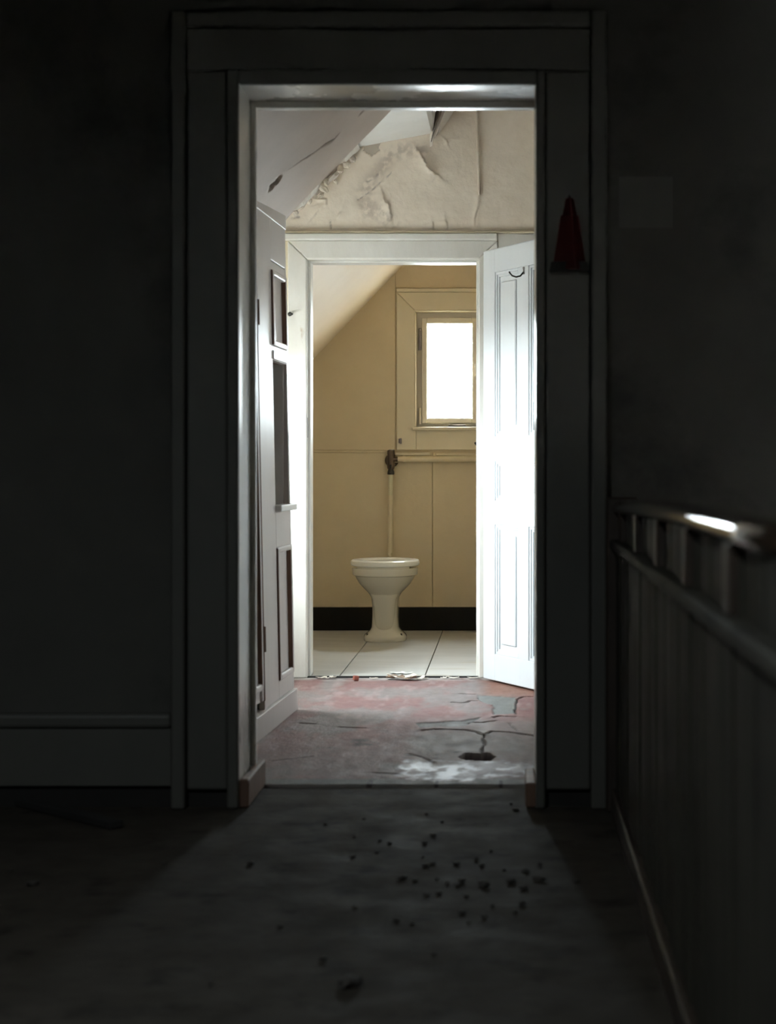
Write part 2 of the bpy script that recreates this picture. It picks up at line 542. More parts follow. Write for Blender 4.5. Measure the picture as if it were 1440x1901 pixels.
C = np.where(k[..., None], np.array((0.15, 0.142, 0.135)), C)
H = np.where(k, H - 0.004, H)
k = inpoly(wu, wv, polys['patch'])
C = np.where(k[..., None], np.array((0.215, 0.215, 0.205)), C)
H = np.where(k, H - 0.004, H)
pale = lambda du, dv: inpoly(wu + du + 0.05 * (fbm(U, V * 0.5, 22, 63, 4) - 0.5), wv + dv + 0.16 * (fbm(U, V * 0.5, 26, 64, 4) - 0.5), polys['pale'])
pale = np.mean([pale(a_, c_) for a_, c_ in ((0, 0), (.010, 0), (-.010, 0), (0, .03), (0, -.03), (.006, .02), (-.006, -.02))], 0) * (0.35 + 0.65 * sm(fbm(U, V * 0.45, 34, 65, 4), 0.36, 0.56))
C = mixc(C, (0.66, 0.66, 0.73), pale * 0.85)  # the door's bluish white reflection painted into the floor colour
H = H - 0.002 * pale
cracks = [
    ([(-0.311, 6.585), (-0.275, 6.619), (-0.222, 6.611), (-0.154, 6.598), (-0.111, 6.546), (-0.084, 6.482), (-0.063, 6.559), (0.005, 6.546), (0.049, 6.495), (0.101, 6.457)], 0.011, 1),
    ([(-0.058, 6.922), (-0.035, 6.957), (0.029, 6.943)], 0.011, 1),
    ([(0.029, 7.016), (0.028, 7.167), (0.035, 7.457), (0.066, 7.541), (0.118, 7.559)], 0.006, 1),
    ([(-0.084, 6.482), (-0.09, 6.37), (-0.078, 6.274), (-0.087, 6.158), (-0.087, 6.068)], 0.005, 1),
    ([(-0.227, 7.384), (-0.188, 7.364), (-0.163, 7.374), (-0.156, 7.423), (-0.126, 7.423)], 0.009, .7),
    ([(-0.2, 7.663), (-0.138, 7.638)], 0.011, .7), ([(-0.143, 6.8), (-0.096, 6.792), (-0.046, 6.842)], 0.009, .8),
    ([(-0.328, 6.057), (-0.279, 5.98), (-0.237, 5.875)], 0.008, .4), ([(-0.768, 6.783), (-0.713, 6.76)], 0.011, .5),
    ([(-0.622, 6.689), (-0.519, 6.658)], 0.011, .5), ([(-0.421, 5.682), (-0.342, 5.66)], 0.010, .35),
    ([(-0.77, 5.913), (-0.697, 5.95), (-0.644, 5.999)], 0.01, .3), ([(0.005, 6.80), (0.02, 6.66), (0.035, 6.56)], 0.006, .5)]
for pts, wd, kk in cracks:
    d, s, fr = dline(wu * 0.5 + U * 0.5, wv * 0.25 + V * 0.75, pts)
    # brushed width: the boards swell and open more across the passage than along it
    wd = max(wd * 0.62, 0.0045)
    k = 1 - sm(d, wd * 0.35, wd)
    H = H - 0.012 * k * kk
    C = mixc(C, (0.05, 0.04, 0.036), k * kk)
    H = H + 0.004 * kk * np.exp(-d / 0.03) * (s > 0)
g = inpoly(wu, wv, polys['gouge'])
H = np.where(g, H - 0.035, H)
C = np.where(g[..., None], np.array((0.05, 0.032, 0.026)), C)
for (cx, cy, r) in [(-0.51, 6.32, .05), (-0.47, 6.25, .035), (-0.754, 6.583, .012), (-0.573, 5.974, .012), (-0.6, 6.19, .01), (-0.33, 6.02, .03), (-0.35, 5.8, .03), (-0.17, 6.08, .02), (-0.05, 6.09, .02)]:
    d = np.hypot(wu - cx, (wv - cy) * 0.45)
    C = mixc(C, (0.12, 0.09, 0.08), (1 - sm(d, r * 0.3, r)) * sm(fbm(U, V, 35, 44), 0.35, 0.55))
C = mixc(C, (0.17, 0.16, 0.15), sm(5.60 - V, 0, 0.06) * (1 - sm(pale, 0, 0.3)))
H = H - 0.012 * sm(5.475 - V, 0, 0.022)
for cx in (-0.415, -0.215, -0.02):
    C = mixc(C, (0.06, 0.05, 0.05), (np.abs(U - cx) < 0.006) * (V < 5.54))
C = C * np.array((0.80, 0.82, 0.82)) ** sm(V, 6.6, 7.4)[..., None]  # far end darkened in the colour to tone down the window light
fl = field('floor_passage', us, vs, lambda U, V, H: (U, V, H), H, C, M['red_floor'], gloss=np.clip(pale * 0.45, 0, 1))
struct(fl, 'worn red painted passage floor with cracks and a painted-in pale reflection', 'floor')
o = B().box(-1.64, 0.76, 5.475, 8.236, -0.20, -0.05).box(-1.64, -1.01, 5.5, 8.236, -0.05, -0.002).box(0.28, 0.76, 5.5, 8.236, -0.05, -0.002).build('floor_subfloor', M['dark_wood'])
struct(o, 'rough boards under the painted passage floor', 'floor')

# ------------------------------------------------------------------ end wall with the toilet doorway and peeling plaster
WY = 8.26
us = np.arange(-1.30, 0.32, 0.0048)
vs = np.arange(1.98, 2.70, 0.0048)
U, V = np.meshgrid(us, vs, indexing='ij')
wu, wv = U + 0.010 * (fbm(U, V, 40, 3) - 0.5), V + 0.010 * (fbm(U, V, 40, 8) - 0.5)
H = 0.010 * (fbm(U, V, 3.5, 61) - 0.5) + 0.004 * (fbm(U, V, 14, 62) - 0.5)
C = np.zeros(U.shape + (3,)) + np.array((0.82, 0.725, 0.615))
C = mixc(C, (0.86, 0.79, 0.69), sm(-U, 0.45, 0.9) * 0.6)  # lighter towards the left: window light painted into the plaster
stain = [(-0.391, 2.376), (-0.477, 2.376), (-0.542, 2.339), (-0.574, 2.29), (-0.617, 2.241), (-0.65, 2.182), (-0.655, 2.139), (-0.585, 2.096), (-0.526, 2.047)]
d, _, _ = dline(U, V, stain)
C = mixc(C, (0.50, 0.425, 0.355), (1 - sm(d, 0.0, 0.055)) * sm(fbm(U, V, 45, 17, 5), 0.38, 0.62) * 0.85)
d = np.hypot(U + 0.62, (V - 2.12) * 1.2)
C = mixc(C, (0.52, 0.44, 0.375), (1 - sm(d, 0.02, 0.10)) * sm(fbm(U, V, 60, 27, 4), 0.4, 0.65) * 0.6)
d = np.hypot((U + 0.27) * 0.9, V - 2.56)
C = mixc(C, (0.50, 0.38, 0.27), (1 - sm(d, 0.0, 0.16)) * 0.6)
pt = inpoly(wu, wv, [(-0.65, 2.393), (-0.628, 2.411), (-0.569, 2.417), (-0.582, 2.387), (-0.575, 2.374), (-0.612, 2.349), (-0.655, 2.374)])
C = np.where(pt[..., None], np.array((0.46, 0.40, 0.33)), C)
H = np.where(pt, H - 0.006, H)
# lifted paint edges: the side named is curled off the wall
for pts, sd, A, R in [
        ([(-0.404, 2.371), (-0.388, 2.349), (-0.358, 2.29), (-0.331, 2.274), (-0.312, 2.26)], -1, 0.030, 0.030),
        ([(-0.569, 2.193), (-0.55, 2.139), (-0.534, 2.128), (-0.523, 2.069)], -1, 0.016, 0.025),
        ([(-0.569, 2.193), (-0.553, 2.195), (-0.536, 2.166), (-0.539, 2.133)], 1, 0.004, 0.02),
        ([(-0.871, 2.158), (-0.82, 2.158), (-0.818, 2.128), (-0.855, 2.101), (-0.879, 2.071)], -1, 0.012, 0.03),
        ([(-0.758, 2.104), (-0.774, 2.063)], 1, 0.009, 0.02), ([(-0.339, 2.05), (-0.334, 2.018)], -1, 0.010, 0.02),
        ([(-0.28, 2.064), (-0.275, 2.02)], -1, 0.012, 0.02), ([(-0.215, 2.42), (-0.265, 2.415), (-0.285, 2.40)], -1, 0.005, 0.02),
        ([(-0.135, 2.12), (-0.145, 2.08), (-0.15, 2.03)], -1, 0.006, 0.02), ([(-0.30, 2.44), (-0.275, 2.42), (-0.262, 2.385)], -1, 0.005, 0.015)]:
    d, s, fr = dline(wu, wv, pts)
    along = np.sin(np.clip(fr, 0.02, 0.98) * math.pi) ** 0.5
    H = H + A * np.exp(-(d / R) ** 1.2) * (s == sd) * along
for pts, wd in [([(-0.585, 2.271), (-0.607, 2.247), (-0.636, 2.233)], 0.005), ([(-0.52, 2.276), (-0.553, 2.252), (-0.585, 2.22), (-0.623, 2.187), (-0.677, 2.15)], 0.0045),
                ([(-0.715, 2.385), (-0.655, 2.395), (-0.569, 2.423), (-0.455, 2.436), (-0.38, 2.449)], 0.007), ([(-0.97, 2.07), (-0.945, 2.072)], 0.010),
                ([(-0.80, 2.06), (-0.80, 2.02)], 0.005)]:
    d, _, _ = dline(wu, wv, pts)
    k = 1 - sm(d, wd * 0.3, wd)
    H = H - 0.003 * k
    C = mixc(C, (0.17, 0.135, 0.11), k * 0.6 * sm(fbm(U, V, 50, 33), 0.40, 0.58))
# water stain along the moulding
C = mixc(C, (0.48, 0.42, 0.34), (1 - sm(V, 2.015, 2.05)) * 0.5)
# the run of conduit pushed under the plaster goes on below its end as a faint ridge
d, _, _ = dline(U, V, [(-0.135, 2.17), (-0.142, 2.03)])
H = H + 0.004 * np.exp(-(d / 0.012) ** 2)
o = field('wall_end', us, vs, lambda U, V, H: (U, WY - 0.012 - H, V), H, C, M['plaster'])
struct(o, 'peeling beige plaster wall above the toilet doorway', 'wall')
b = B()
b.box(-1.63, -0.925, WY, 8.385, -0.1, 2.8).box(-0.112, 0.76, WY, 8.385, -0.1, 2.8).box(-0.925, -0.112, WY, 8.385, 1.905, 2.8)
b.box(-1.63, -0.925, WY - 0.010, WY, 0, 1.985).box(-0.112, 0.76, WY - 0.010, WY, 0, 1.985)
o = b.build('wall_partition', M['cream'])
struct(o, 'thin partition around the toilet doorway', 'wall')

# casing, jambs and picture rail
t = empty('trim_2', (-0.52, 8.24, 0))
F = M['frame_paint']
CY = 8.228
b = B().prism([(-0.990, 0.0), (-0.905, 0.0), (-0.905, 1.882), (-0.990, 1.964)], 'y', CY, 8.262, bev=0.004)
par(b.build('casing_board', F), t)
b = B().prism([(-0.132, 0.0), (-0.047, 0.0), (-0.047, 1.964), (-0.132, 1.882)], 'y', CY, 8.262, bev=0.004)
par(b.build('casing_board', F), t)
b = B().prism([(-0.905, 1.8835), (-0.132, 1.8835), (-0.0485, 1.966), (-0.9885, 1.966)], 'y', CY, 8.262, bev=0.004)
par(b.build('head_board', F), t)
par(tb('head_moulding', F, -1.03, -0.047, CY - 0.010, 8.262, 1.966, 1.998, bev=0.008, seg=3), t)
par(tb('jamb', F, -0.925, -0.904, 8.235, 8.386, 0, 1.904, bev=0.002), t)
par(tb('jamb', F, -0.133, -0.112, 8.235, 8.386, 0, 1.904, bev=0.002), t)
par(tb('head_jamb', F, -0.904, -0.133, 8.235, 8.386, 1.881, 1.904, bev=0.002), t)
par(tb('door_stop', M['white_paint'], -0.9045, -0.893, 8.285, 8.386, 0, 1.881, bev=0.002), t)
par(tb('door_stop', M['white_paint'], -0.144, -0.1325, 8.285, 8.386, 0, 1.881, bev=0.002), t)
par(tb('door_stop', M['white_paint'], -0.893, -0.144, 8.285, 8.386, 1.872, 1.8815, bev=0.002), t)
par(tb('strike_plate', M['steel'], -0.9045, -0.9025, 8.243, 8.266, 1.08, 1.17, bev=0.0005), t)
b = B().lathe([(0.004, 0), (0.004, -0.012), (0.009, -0.014), (0.010, -0.020), (0.005, -0.024)], (-0.978, CY, 1.633), 'y', 12)
b.box(-0.982, -0.964, CY - 0.022, CY - 0.016, 1.629, 1.637)
tag(par(b.build('turn_button', M['iron']), t), 'small dark turn button')
struct(t, 'white mitred casing and jambs of the toilet doorway', 'door frame')
t = empty('trim_3', (0, 8.24, 2.0))
par(tb('rail', M['plaster'] if False else M['cream'], -1.3, 0.74, 8.225, 8.262, 1.999, 2.008, bev=0.003), t)
par(tb('board', F, -0.0465, 0.74, 8.236, 8.262, 1.90, 1.9985, bev=0.003), t)
struct(t, 'narrow picture rail over the toilet doorway', 'trim')

# surface conduit on the plaster
b = B().tube([(-0.139, 8.240, 2.70), (-0.138, 8.240, 2.42), (-0.1345, 8.239, 2.39), (-0.1335, 8.240, 2.30), (-0.130, 8.241, 2.185), (-0.130, 8.243, 2.172)], [0.0065, 0.0065, 0.008, 0.0065, 0.0065, 0.005], 12)
o = b.build('conduit', mat('plaster_coloured_conduit', (0.68, 0.60, 0.49), (0.60, 0.52, 0.42), 9, 0.5), smooth=True)
tag(o, 'thin painted vertical conduit on the peeling plaster wall', 'conduit')

# ------------------------------------------------------------------ passage ceilings
# lowered sloping board over the cupboard, with a long crack
L0 = Vector((-1.05, 0, 1.932 - 1.036 * 0.185))
us = np.arange(0.0, 1.02, 0.0052)          # along the slope
vs = np.arange(5.50, 7.206, 0.0075)
U, V = np.meshgrid(us, vs, indexing='ij')
cs, sn = math.cos(math.atan(1.036)), math.sin(math.atan(1.036))
H = 0.006 * (fbm(U, V, 2.5, 12) - 0.5)
C = np.zeros(U.shape + (3,)) + np.array((0.53, 0.44, 0.375))
wu = U + 0.012 * (fbm(U, V, 30, 2) - 0.5)
Us = lambda X: (X + 1.05) / cs
ck = [(-0.801, 6.518), (-0.753, 6.591), (-0.715, 6.663), (-0.678, 6.703), (-0.644, 6.772), (-0.632, 6.76)]
ck = [(Us(a), c) for a, c in ck]
d, s, fr = dline(wu, V, ck)
d = d * 0.8
wdt = 0.007 + 0.009 * fr
k = (1 - sm(d, wdt * 0.5, wdt)) * (fr > 0.12) + 0.3 * (1 - sm(d, 0.003, 0.007)) * (fr <= 0.12)
H = H + 0.020 * k - 0.008 * np.exp(-d / 0.04) * (s < 0)
C = mixc(C, (0.10, 0.075, 0.06), k)
hole = inpoly(wu, V, [(Us(-0.862), 6.58), (Us(-0.848), 6.515), (Us(-0.835), 6.53), (Us(-0.808), 6.515), (Us(-0.812), 6.575), (Us(-0.832), 6.60), (Us(-0.838), 6.56), (Us(-0.850), 6.60)])
H = np.where(hole, H + 0.05, H)
C = np.where(hole[..., None], np.array((0.05, 0.036, 0.03)), C)
d, _, _ = dline(wu, V, [(Us(-0.530), 6.80), (Us(-0.548), 6.80)])
k = 1 - sm(d, 0.004, 0.012)
H = H + 0.02 * k
C = mixc(C, (0.08, 0.06, 0.05), k)
o = field('ceiling_slope', us, vs, lambda U, V, H: (L0.x + U * cs - H * sn, V, L0.z + U * sn + H * cs), H, C, M['slope'], flip=True)
struct(o, 'cracked lowered sloping ceiling above the cupboard', 'ceiling')
b = B().prism([(-1.05, 1.76), (-0.33, 2.506), (-0.33, 2.70), (-1.05, 2.0)], 'y', 5.5, 7.195)
o = b.build('ceiling_slope_core', M['slope'])
me = o.data
a = me.color_attributes.new('Col', 'FLOAT_COLOR', 'POINT')
a.data.foreach_set('color', [0.53, 0.44, 0.375, 1] * len(me.vertices))
o.location = (0, 0, 0.012)
struct(o, 'thickness of the lowered sloping ceiling', 'ceiling')

# roof slope behind it with crumbled plaster
us = np.arange(-1.47, -0.655, 0.012)
vs = np.arange(7.19, 8.27, 0.012)
U, V = np.meshgrid(us, vs, indexing='ij')
n = fbm(U, V, 9, 70, 5)
H = 0.03 * sm(n, 0.40, 0.60) * sm(V, 7.6, 8.0) + 0.006 * fbm(U, V, 40, 71, 3)
C = np.zeros(U.shape + (3,)) + np.array((0.76, 0.73, 0.68))
C = mixc(C, (0.52, 0.45, 0.38), sm(n, 0.45, 0.55) * sm(V, 7.6, 8.0))
o = field('ceiling_roof_slope', us, vs, lambda U, V, H: (U, V, 2.068 + 1.03 * (U + 0.965) + H), H, C, M['plaster'], smooth=False, flip=True)
struct(o, 'crumbling plaster under the roof slope at the end wall', 'ceiling')
# broken lumps along that junction, each a piece
pm = M['white_ceiling']
def lump(name, m, c, sx, sy, sz, seed, n=2, rot=0.0):
    t_ = bmesh.new()
    bmesh.ops.create_icosphere(t_, subdivisions=n, radius=1)
    r_ = random.Random(seed)
    for v in t_.verts:
        f_ = 1 + r_.uniform(-0.28, 0.22)
        v.co = Vector((v.co.x * sx * f_, v.co.y * sy * f_, v.co.z * sz * f_))
    b_ = B()
    b_.merge(t_)
    ob = b_.build(name, m)
    ob.location = c
    ob.rotation_euler = (0, rot, r_.uniform(0, 3))
    return ob
for i, (X, Z, s_) in enumerate([(-0.955, 2.095, .016), (-0.925, 2.125, .02), (-0.895, 2.150, .018), (-0.868, 2.178, .020), (-0.835, 2.205, .022), (-0.815, 2.232, .016), (-0.785, 2.255, .02),
                                (-0.755, 2.288, .018), (-0.728, 2.312, .02), (-0.70, 2.335, .018), (-0.84, 2.17, .012), (-0.775, 2.232, .012)]):
    ob = lump('plaster_piece', M['crumble'] if i % 3 else M['flake'], (X, 8.235, Z), s_ * 1.7, s_ * 0.9, s_ * 0.7, 100 + i, 2, -0.8)
    ob.parent = o

# flat white ceiling left of the break, tilted; higher ceiling to the right
def zc(X):
    return 2.378 + (X + 0.735) * 0.185
b = B()
b.prism([(-0.735, zc(-0.735)), (-0.345, zc(-0.345)), (-0.335, zc(-0.345) + 0.05), (-0.735, zc(-0.735) + 0.05)], 'y', 7.19, 8.262)
o = b.build('ceiling_passage', M['white_ceiling'])
struct(o, 'tilted white ceiling patch ending at a ragged break', 'ceiling')
o = B().box(-0.36, 0.76, 5.5, 8.262, 2.64, 2.70).box(-1.62, -0.30, 5.5, 8.262, 2.70, 2.74).build('ceiling_upper', M['flake'])
struct(o, 'higher bare ceiling beyond the break', 'ceiling')

# torn paper and splintered lath hanging out of the break
t = empty('broken_lath', (-0.33, 8.18, 2.45))
def pt_(p, ob):
    return par(ob, t)
for i, (p0, p1, wd) in enumerate([((-0.300, 8.16, 2.60), (-0.338, 8.20, 2.43), .010), ((-0.312, 8.17, 2.58), (-0.345, 8.21, 2.405), .006), ((-0.290, 8.15, 2.57), (-0.325, 8.19, 2.475), .007),
                                 ((-0.356, 8.18, 2.50), (-0.335, 8.20, 2.44), .004), ((-0.345, 8.17, 2.51), (-0.337, 8.19, 2.45), .003)]):
    par(B().tube([p0, ((p0[0] + p1[0]) / 2 + .003, (p0[1] + p1[1]) / 2, (p0[2] + p1[2]) / 2), p1], [wd, wd * .85, wd * .25], 5).build('splinter', M['lath']), t)
def sheet(name, m, rows, th=0.002):
    """thin torn sheet from rows of points"""
    t_ = bmesh.new()
    g_ = [[t_.verts.new(p) for p in r] for r in rows]
    for A_, C_ in zip(g_, g_[1:]):
        for i_ in range(len(A_) - 1):
            t_.faces.new((A_[i_], A_[i_ + 1], C_[i_ + 1], C_[i_]))
    bmesh.ops.recalc_face_normals(t_, faces=t_.faces)
    r_ = bmesh.ops.solidify(t_, geom=list(t_.faces), thickness=th)
    b_ = B()
    b_.merge(t_)
    return b_.build(name, m)
par(sheet('torn_paper', M['white_paint'], [[(-0.372, 8.10, 2.60), (-0.345, 8.10, 2.61), (-0.310, 8.12, 2.59)], [(-0.362, 8.13, 2.54), (-0.340, 8.13, 2.545), (-0.318, 8.14, 2.55)],
                                           [(-0.352, 8.16, 2.49), (-0.340, 8.16, 2.50), (-0.328, 8.17, 2.52)], [(-0.345, 8.19, 2.45), (-0.341, 8.19, 2.455), (-0.337, 8.19, 2.46)]]), t)
par(sheet('torn_paper', M['flake'], [[(-0.305, 8.17, 2.62), (-0.255, 8.17, 2.63), (-0.215, 8.20, 2.61)], [(-0.305, 8.19, 2.55), (-0.272, 8.18, 2.56), (-0.242, 8.22, 2.55)],
                                     [(-0.325, 8.21, 2.47), (-0.303, 8.20, 2.49), (-0.275, 8.23, 2.50)], [(-0.338, 8.22, 2.42), (-0.325, 8.215, 2.43), (-0.316, 8.232, 2.445)]]), t)
par(sheet('torn_paper', M['flake'], [[(-0.346, 8.215, 2.46), (-0.334, 8.205, 2.46)], [(-0.352, 8.225, 2.42), (-0.336, 8.21, 2.42)], [(-0.350, 8.23, 2.385), (-0.338, 8.222, 2.39)]]), t)
tag(t, 'splintered lath and torn paper hanging from the ceiling break', 'lath')

# low alcove window (behind the cupboard end, lights the passage)
def casement(name, loc, rz, wd, ht, fw, hinge_side=None):
    t_ = empty(name, loc, (0, 0, rz))
    S = M['sash_paint']
    box('frame_rail', S, t_, -wd / 2, wd / 2, 0, 0.05, 0, 0.028)
    box('frame_rail', S, t_, -wd / 2, wd / 2, 0, 0.05, ht - 0.028, ht)
    box('frame_stile', S, t_, -wd / 2, -wd / 2 + 0.028, 0, 0.05, 0.028, ht - 0.028)
    box('frame_stile', S, t_, wd / 2 - 0.028, wd / 2, 0, 0.05, 0.028, ht - 0.028)
    return t_
t = casement('window_1', (-1.50, 7.55, 0.84), math.pi / 2, 0.70, 0.58, 0.03)
box('glazing_bar', M['sash_paint'], t, -0.012, 0.012, 0.01, 0.04, 0.028, 0.552)
box('pane', M['glass'], t, -0.322, -0.012, 0.022, 0.026, 0.028, 0.552)
box('pane', M['glass'], t, 0.012, 0.322, 0.022, 0.026, 0.028, 0.552)
struct(t, 'low casement window in the knee wall of the alcove', 'window')

# unseen roof light, added as fill to lift the dark landing
t = empty('landing_fill_light', (-1.2, 1.0, 2.74))
for a in ((-0.2, -0.172, -0.3, 0.3), (0.172, 0.2, -0.3, 0.3), (-0.172, 0.172, -0.3, -0.272), (-0.172, 0.172, 0.272, 0.3)):
    box('frame_bar', M['sash_paint'], t, a[0], a[1], a[2], a[3], 0.0, 0.05)
box('pane', M['glass'], t, -0.172, 0.172, -0.272, 0.272, 0.022, 0.026)
struct(t, 'unseen roof light added as fill for the dark landing', 'window')

# alcove side (end of the cupboard)
o = B().box(-1.62, -0.875, 7.13, 7.155, 0, 2.7).build('wall_alcove', M['white_ceiling'])
struct(o, 'plain partition closing the cupboard side of the window alcove', 'wall')

# ------------------------------------------------------------------ built-in cupboard
K = empty('built_in_cupboard', (-0.8345, 7.16, 0), (0, -0.020, -0.0447))
CP = M['cup_paint']
def cb(name, m, x0, x1, y0, y1, z0, z1, bev=0.002, seg=1, parent=K):
    return box(name, m, parent, x0, x1, y0, y1, z0, z1, bev=bev, seg=seg)
cb('plinth', CP, -0.03, 0.013, -1.66, 0.0, 0.0, 0.084, 0.002)
cb('stile', CP, -0.022, 0.0, -0.640, -0.340, 0.084, 1.97)
cb('stile', CP, -0.022, 0.0, -0.026, 0.0, 0.084, 1.97)
cb('top_rail', CP, -0.022, 0.0, -0.340, -0.026, 1.722, 1.97)
cb('rail', CP, -0.022, -0.001, -0.340, -0.026, 1.686, 1.718)
cb('rail', CP, -0.022, 0.0, -0.340, -0.026, 1.347, 1.402)
cb('rail', CP, -0.022, 0.0, -0.340, -0.026, 0.648, 0.780)
cb('rail', CP, -0.022, 0.0, -0.340, -0.026, 0.084, 0.150)
cb('apron', CP, -0.022, 0.004, -0.335, -0.028, 1.350, 1.385, 0.003)
def panel(y0, y1, z0, z1, d=0.008):
    p_ = cb('panel', CP, -0.020, -0.010, y0, y1, z0, z1, 0.001)
    for nm, a in (('moulding', (y0, y0 + 0.026, z0, z1)), ('moulding', (y1 - 0.026, y1, z0, z1)), ('moulding', (y0 + 0.026, y1 - 0.026, z0, z0 + 0.022)), ('moulding', (y0 + 0.026, y1 - 0.026, z1 - 0.022, z1))):
        box(nm, CP, p_, -0.012, d, a[0], a[1], a[2], a[3], bev=0.006, seg=2)
    for ya in (y0 - 0.005, y1 - 0.031):  # thin brown strip on the near side of each upright moulding
        box('brown_edge', M['brown_wood'], p_, -0.012, d - 0.001, ya, ya + 0.007, z0 + 0.004, z1 - 0.004, bev=0.001)
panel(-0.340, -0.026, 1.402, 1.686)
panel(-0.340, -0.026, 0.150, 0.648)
# open niche
nb_ = cb('niche_back', M['niche'], -0.31, -0.30, -0.340, -0.026, 0.78, 1.347, 0)
cb('niche_side', M['niche'], -0.30, -0.022, -0.026, -0.014, 0.78, 1.347, 0)
cb('niche_side', M['niche'], -0.30, -0.022, -0.352, -0.340, 0.78, 1.347, 0)
cb('niche_top', M['niche'], -0.30, -0.022, -0.340, -0.026, 1.347, 1.357, 0)
cb('niche_floor', M['niche'], -0.30, -0.022, -0.340, -0.026, 0.776, 0.784, 0)
cb('sill', M['white_paint'], -0.03, 0.024, -0.345, 0.012, 0.781, 0.806, 0.004, 2)
# left cupboard door standing between posts
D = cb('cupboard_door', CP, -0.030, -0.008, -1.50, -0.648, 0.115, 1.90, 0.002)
box('door_stile', CP, D, -0.012, 0.0, -0.690, -0.650, 0.117, 1.90, bev=0.003)
box('door_panel_moulding', CP, D, -0.012, 0.008, -0.716, -0.690, 0.16, 1.64, bev=0.006, seg=2)
box('brown_edge', M['brown_wood'], D, -0.012, 0.007, -0.722, -0.714, 0.17, 1.63, bev=0.001)
box('brown_edge', M['brown_wood'], D, -0.012, 0.0035, -0.655, -0.646, 0.117, 1.88, bev=0.001)
box('door_panel_moulding', CP, D, -0.012, 0.008, -1.45, -0.716, 1.615, 1.64, bev=0.006, seg=2)
box('door_panel_moulding', CP, D, -0.012, 0.008, -1.45, -0.716, 0.16, 0.185, bev=0.006, seg=2)
cb('top_rail', CP, -0.022, 0.0, -1.66, -0.640, 1.905, 1.97)
cb('carcass_back', M['niche'], -0.34, -0.325, -1.66, 0.0, 0.0, 1.97, 0)
for z in (0.335, 1.50):
    b = B().lathe([(0.006, -0.045), (0.006, 0.045)], (0.003, -0.644, z), 'z', 10)
    b.box(-0.002, 0.002, -0.648, -0.625, z - 0.045, z + 0.045)
    b.build('hinge', M['brown_wood'], K)
# loose paper strip along the top
b = B()
for i in range(14):
    pass
cb('paper_strip', CP, 0.0, 0.004, -1.6, 0.0, 1.875, 1.955, 0.001)
tag(K, 'tall pale built-in cupboard with raised panels and an open niche', 'cupboard')

# ------------------------------------------------------------------ toilet room
b = B()
b.box(-1.63, 0.76, 8.248, 10.63, -0.20, -0.018)
o = ftr = b.build('floor_toilet_room', M['gap'])
struct(o, 'grey slab floor of the toilet room', 'floor')
t = empty('threshold_gap_shade', (-0.52, 8.249, 0))
par(tb('strip', M['gap'], -0.903, -0.134, 8.237, 8.262, -0.018, 0.006, bev=0.002), t)  # dark strip standing in for the shade of the threshold gap
struct(t, 'dark strip painted in for the shaded threshold gap', 'threshold')
# joints lie where two neighbouring slabs meet
xs = [-1.63, -1.152, -0.765, -0.378, 0.009, 0.10]
for a, c in zip(xs, xs[1:]):
    box('slab', M['wc_floor'], ftr, a + 0.0022, c - 0.0022, 8.262, 10.628, -0.02, 0.0, bev=0.0012)

b = B()
WB = 10.625
b.box(-1.63, -0.531, WB, 10.86, -0.2, 2.85).box(-0.150, 0.92, WB, 10.86, -0.2, 2.85)
b.box(-0.531, -0.150, WB, 10.86, -0.2, 1.178).box(-0.531, -0.150, WB, 10.86, 1.844, 2.85)
wb = b.build('wall_back', M['tan'])
struct(wb, 'tan boarded wall behind the toilet', 'wall')
# wall boards proud of the wall: dado left, upper left, strip joints
box('board', M['tan'], wb, -1.63, -0.653, WB - 0.010, WB + 0.001, 1.044, 2.30, bev=0.003)
box('board', M['tan'], wb, -1.63, -0.440, WB - 0.012, WB + 0.001, 0.134, 1.030, bev=0.002)
box('board', M['tan'], wb, -0.437, 0.10, WB - 0.012, WB + 0.001, 0.134, 1.030, bev=0.002)
box('board', M['tan'], wb, -0.653, 0.10, WB - 0.006, WB + 0.001, 1.985, 2.5, bev=0.002)
box('dado_strip', M['tan'], wb, -1.63, -0.66, WB - 0.016, WB, 1.030, 1.044, bev=0.003)

o = B().box(0.10, 0.20, 8.385, WB, -0.2, 2.6).build('wall_toilet_side', M['cream'])  # unseen wall set close to bounce window light around the small room
struct(o, 'unseen cream wall placed beside the toilet window to bounce light', 'wall')
t = empty('baseboard_back', (-0.44, WB, 0))
par(tb('board', M['black'], -1.57, 0.10, WB - 0.022, WB, 0.0, 0.134, bev=0.004), t)
struct(t, 'black baseboard along the toilet room wall', 'baseboard')

# sloping ceiling of the toilet room
b = B().prism([(-1.64, 1.035), (-0.33, 2.412), (-0.33, 2.50), (-1.64, 1.13)], 'y', 8.385, WB)
for v in b.bm.verts:
    if v.co.y < 9:
        v.co.z += 0.085
o = b.build('ceiling_toilet_slope', M['wc_slope'])
struct(o, 'pale sloping ceiling of the toilet room', 'ceiling')
o = B().box(-0.36, 0.76, 8.385, WB, 2.42, 2.60).build('ceiling_toilet_room', M['wc_slope'])
struct(o, 'flat ceiling strip of the toilet room', 'ceiling')

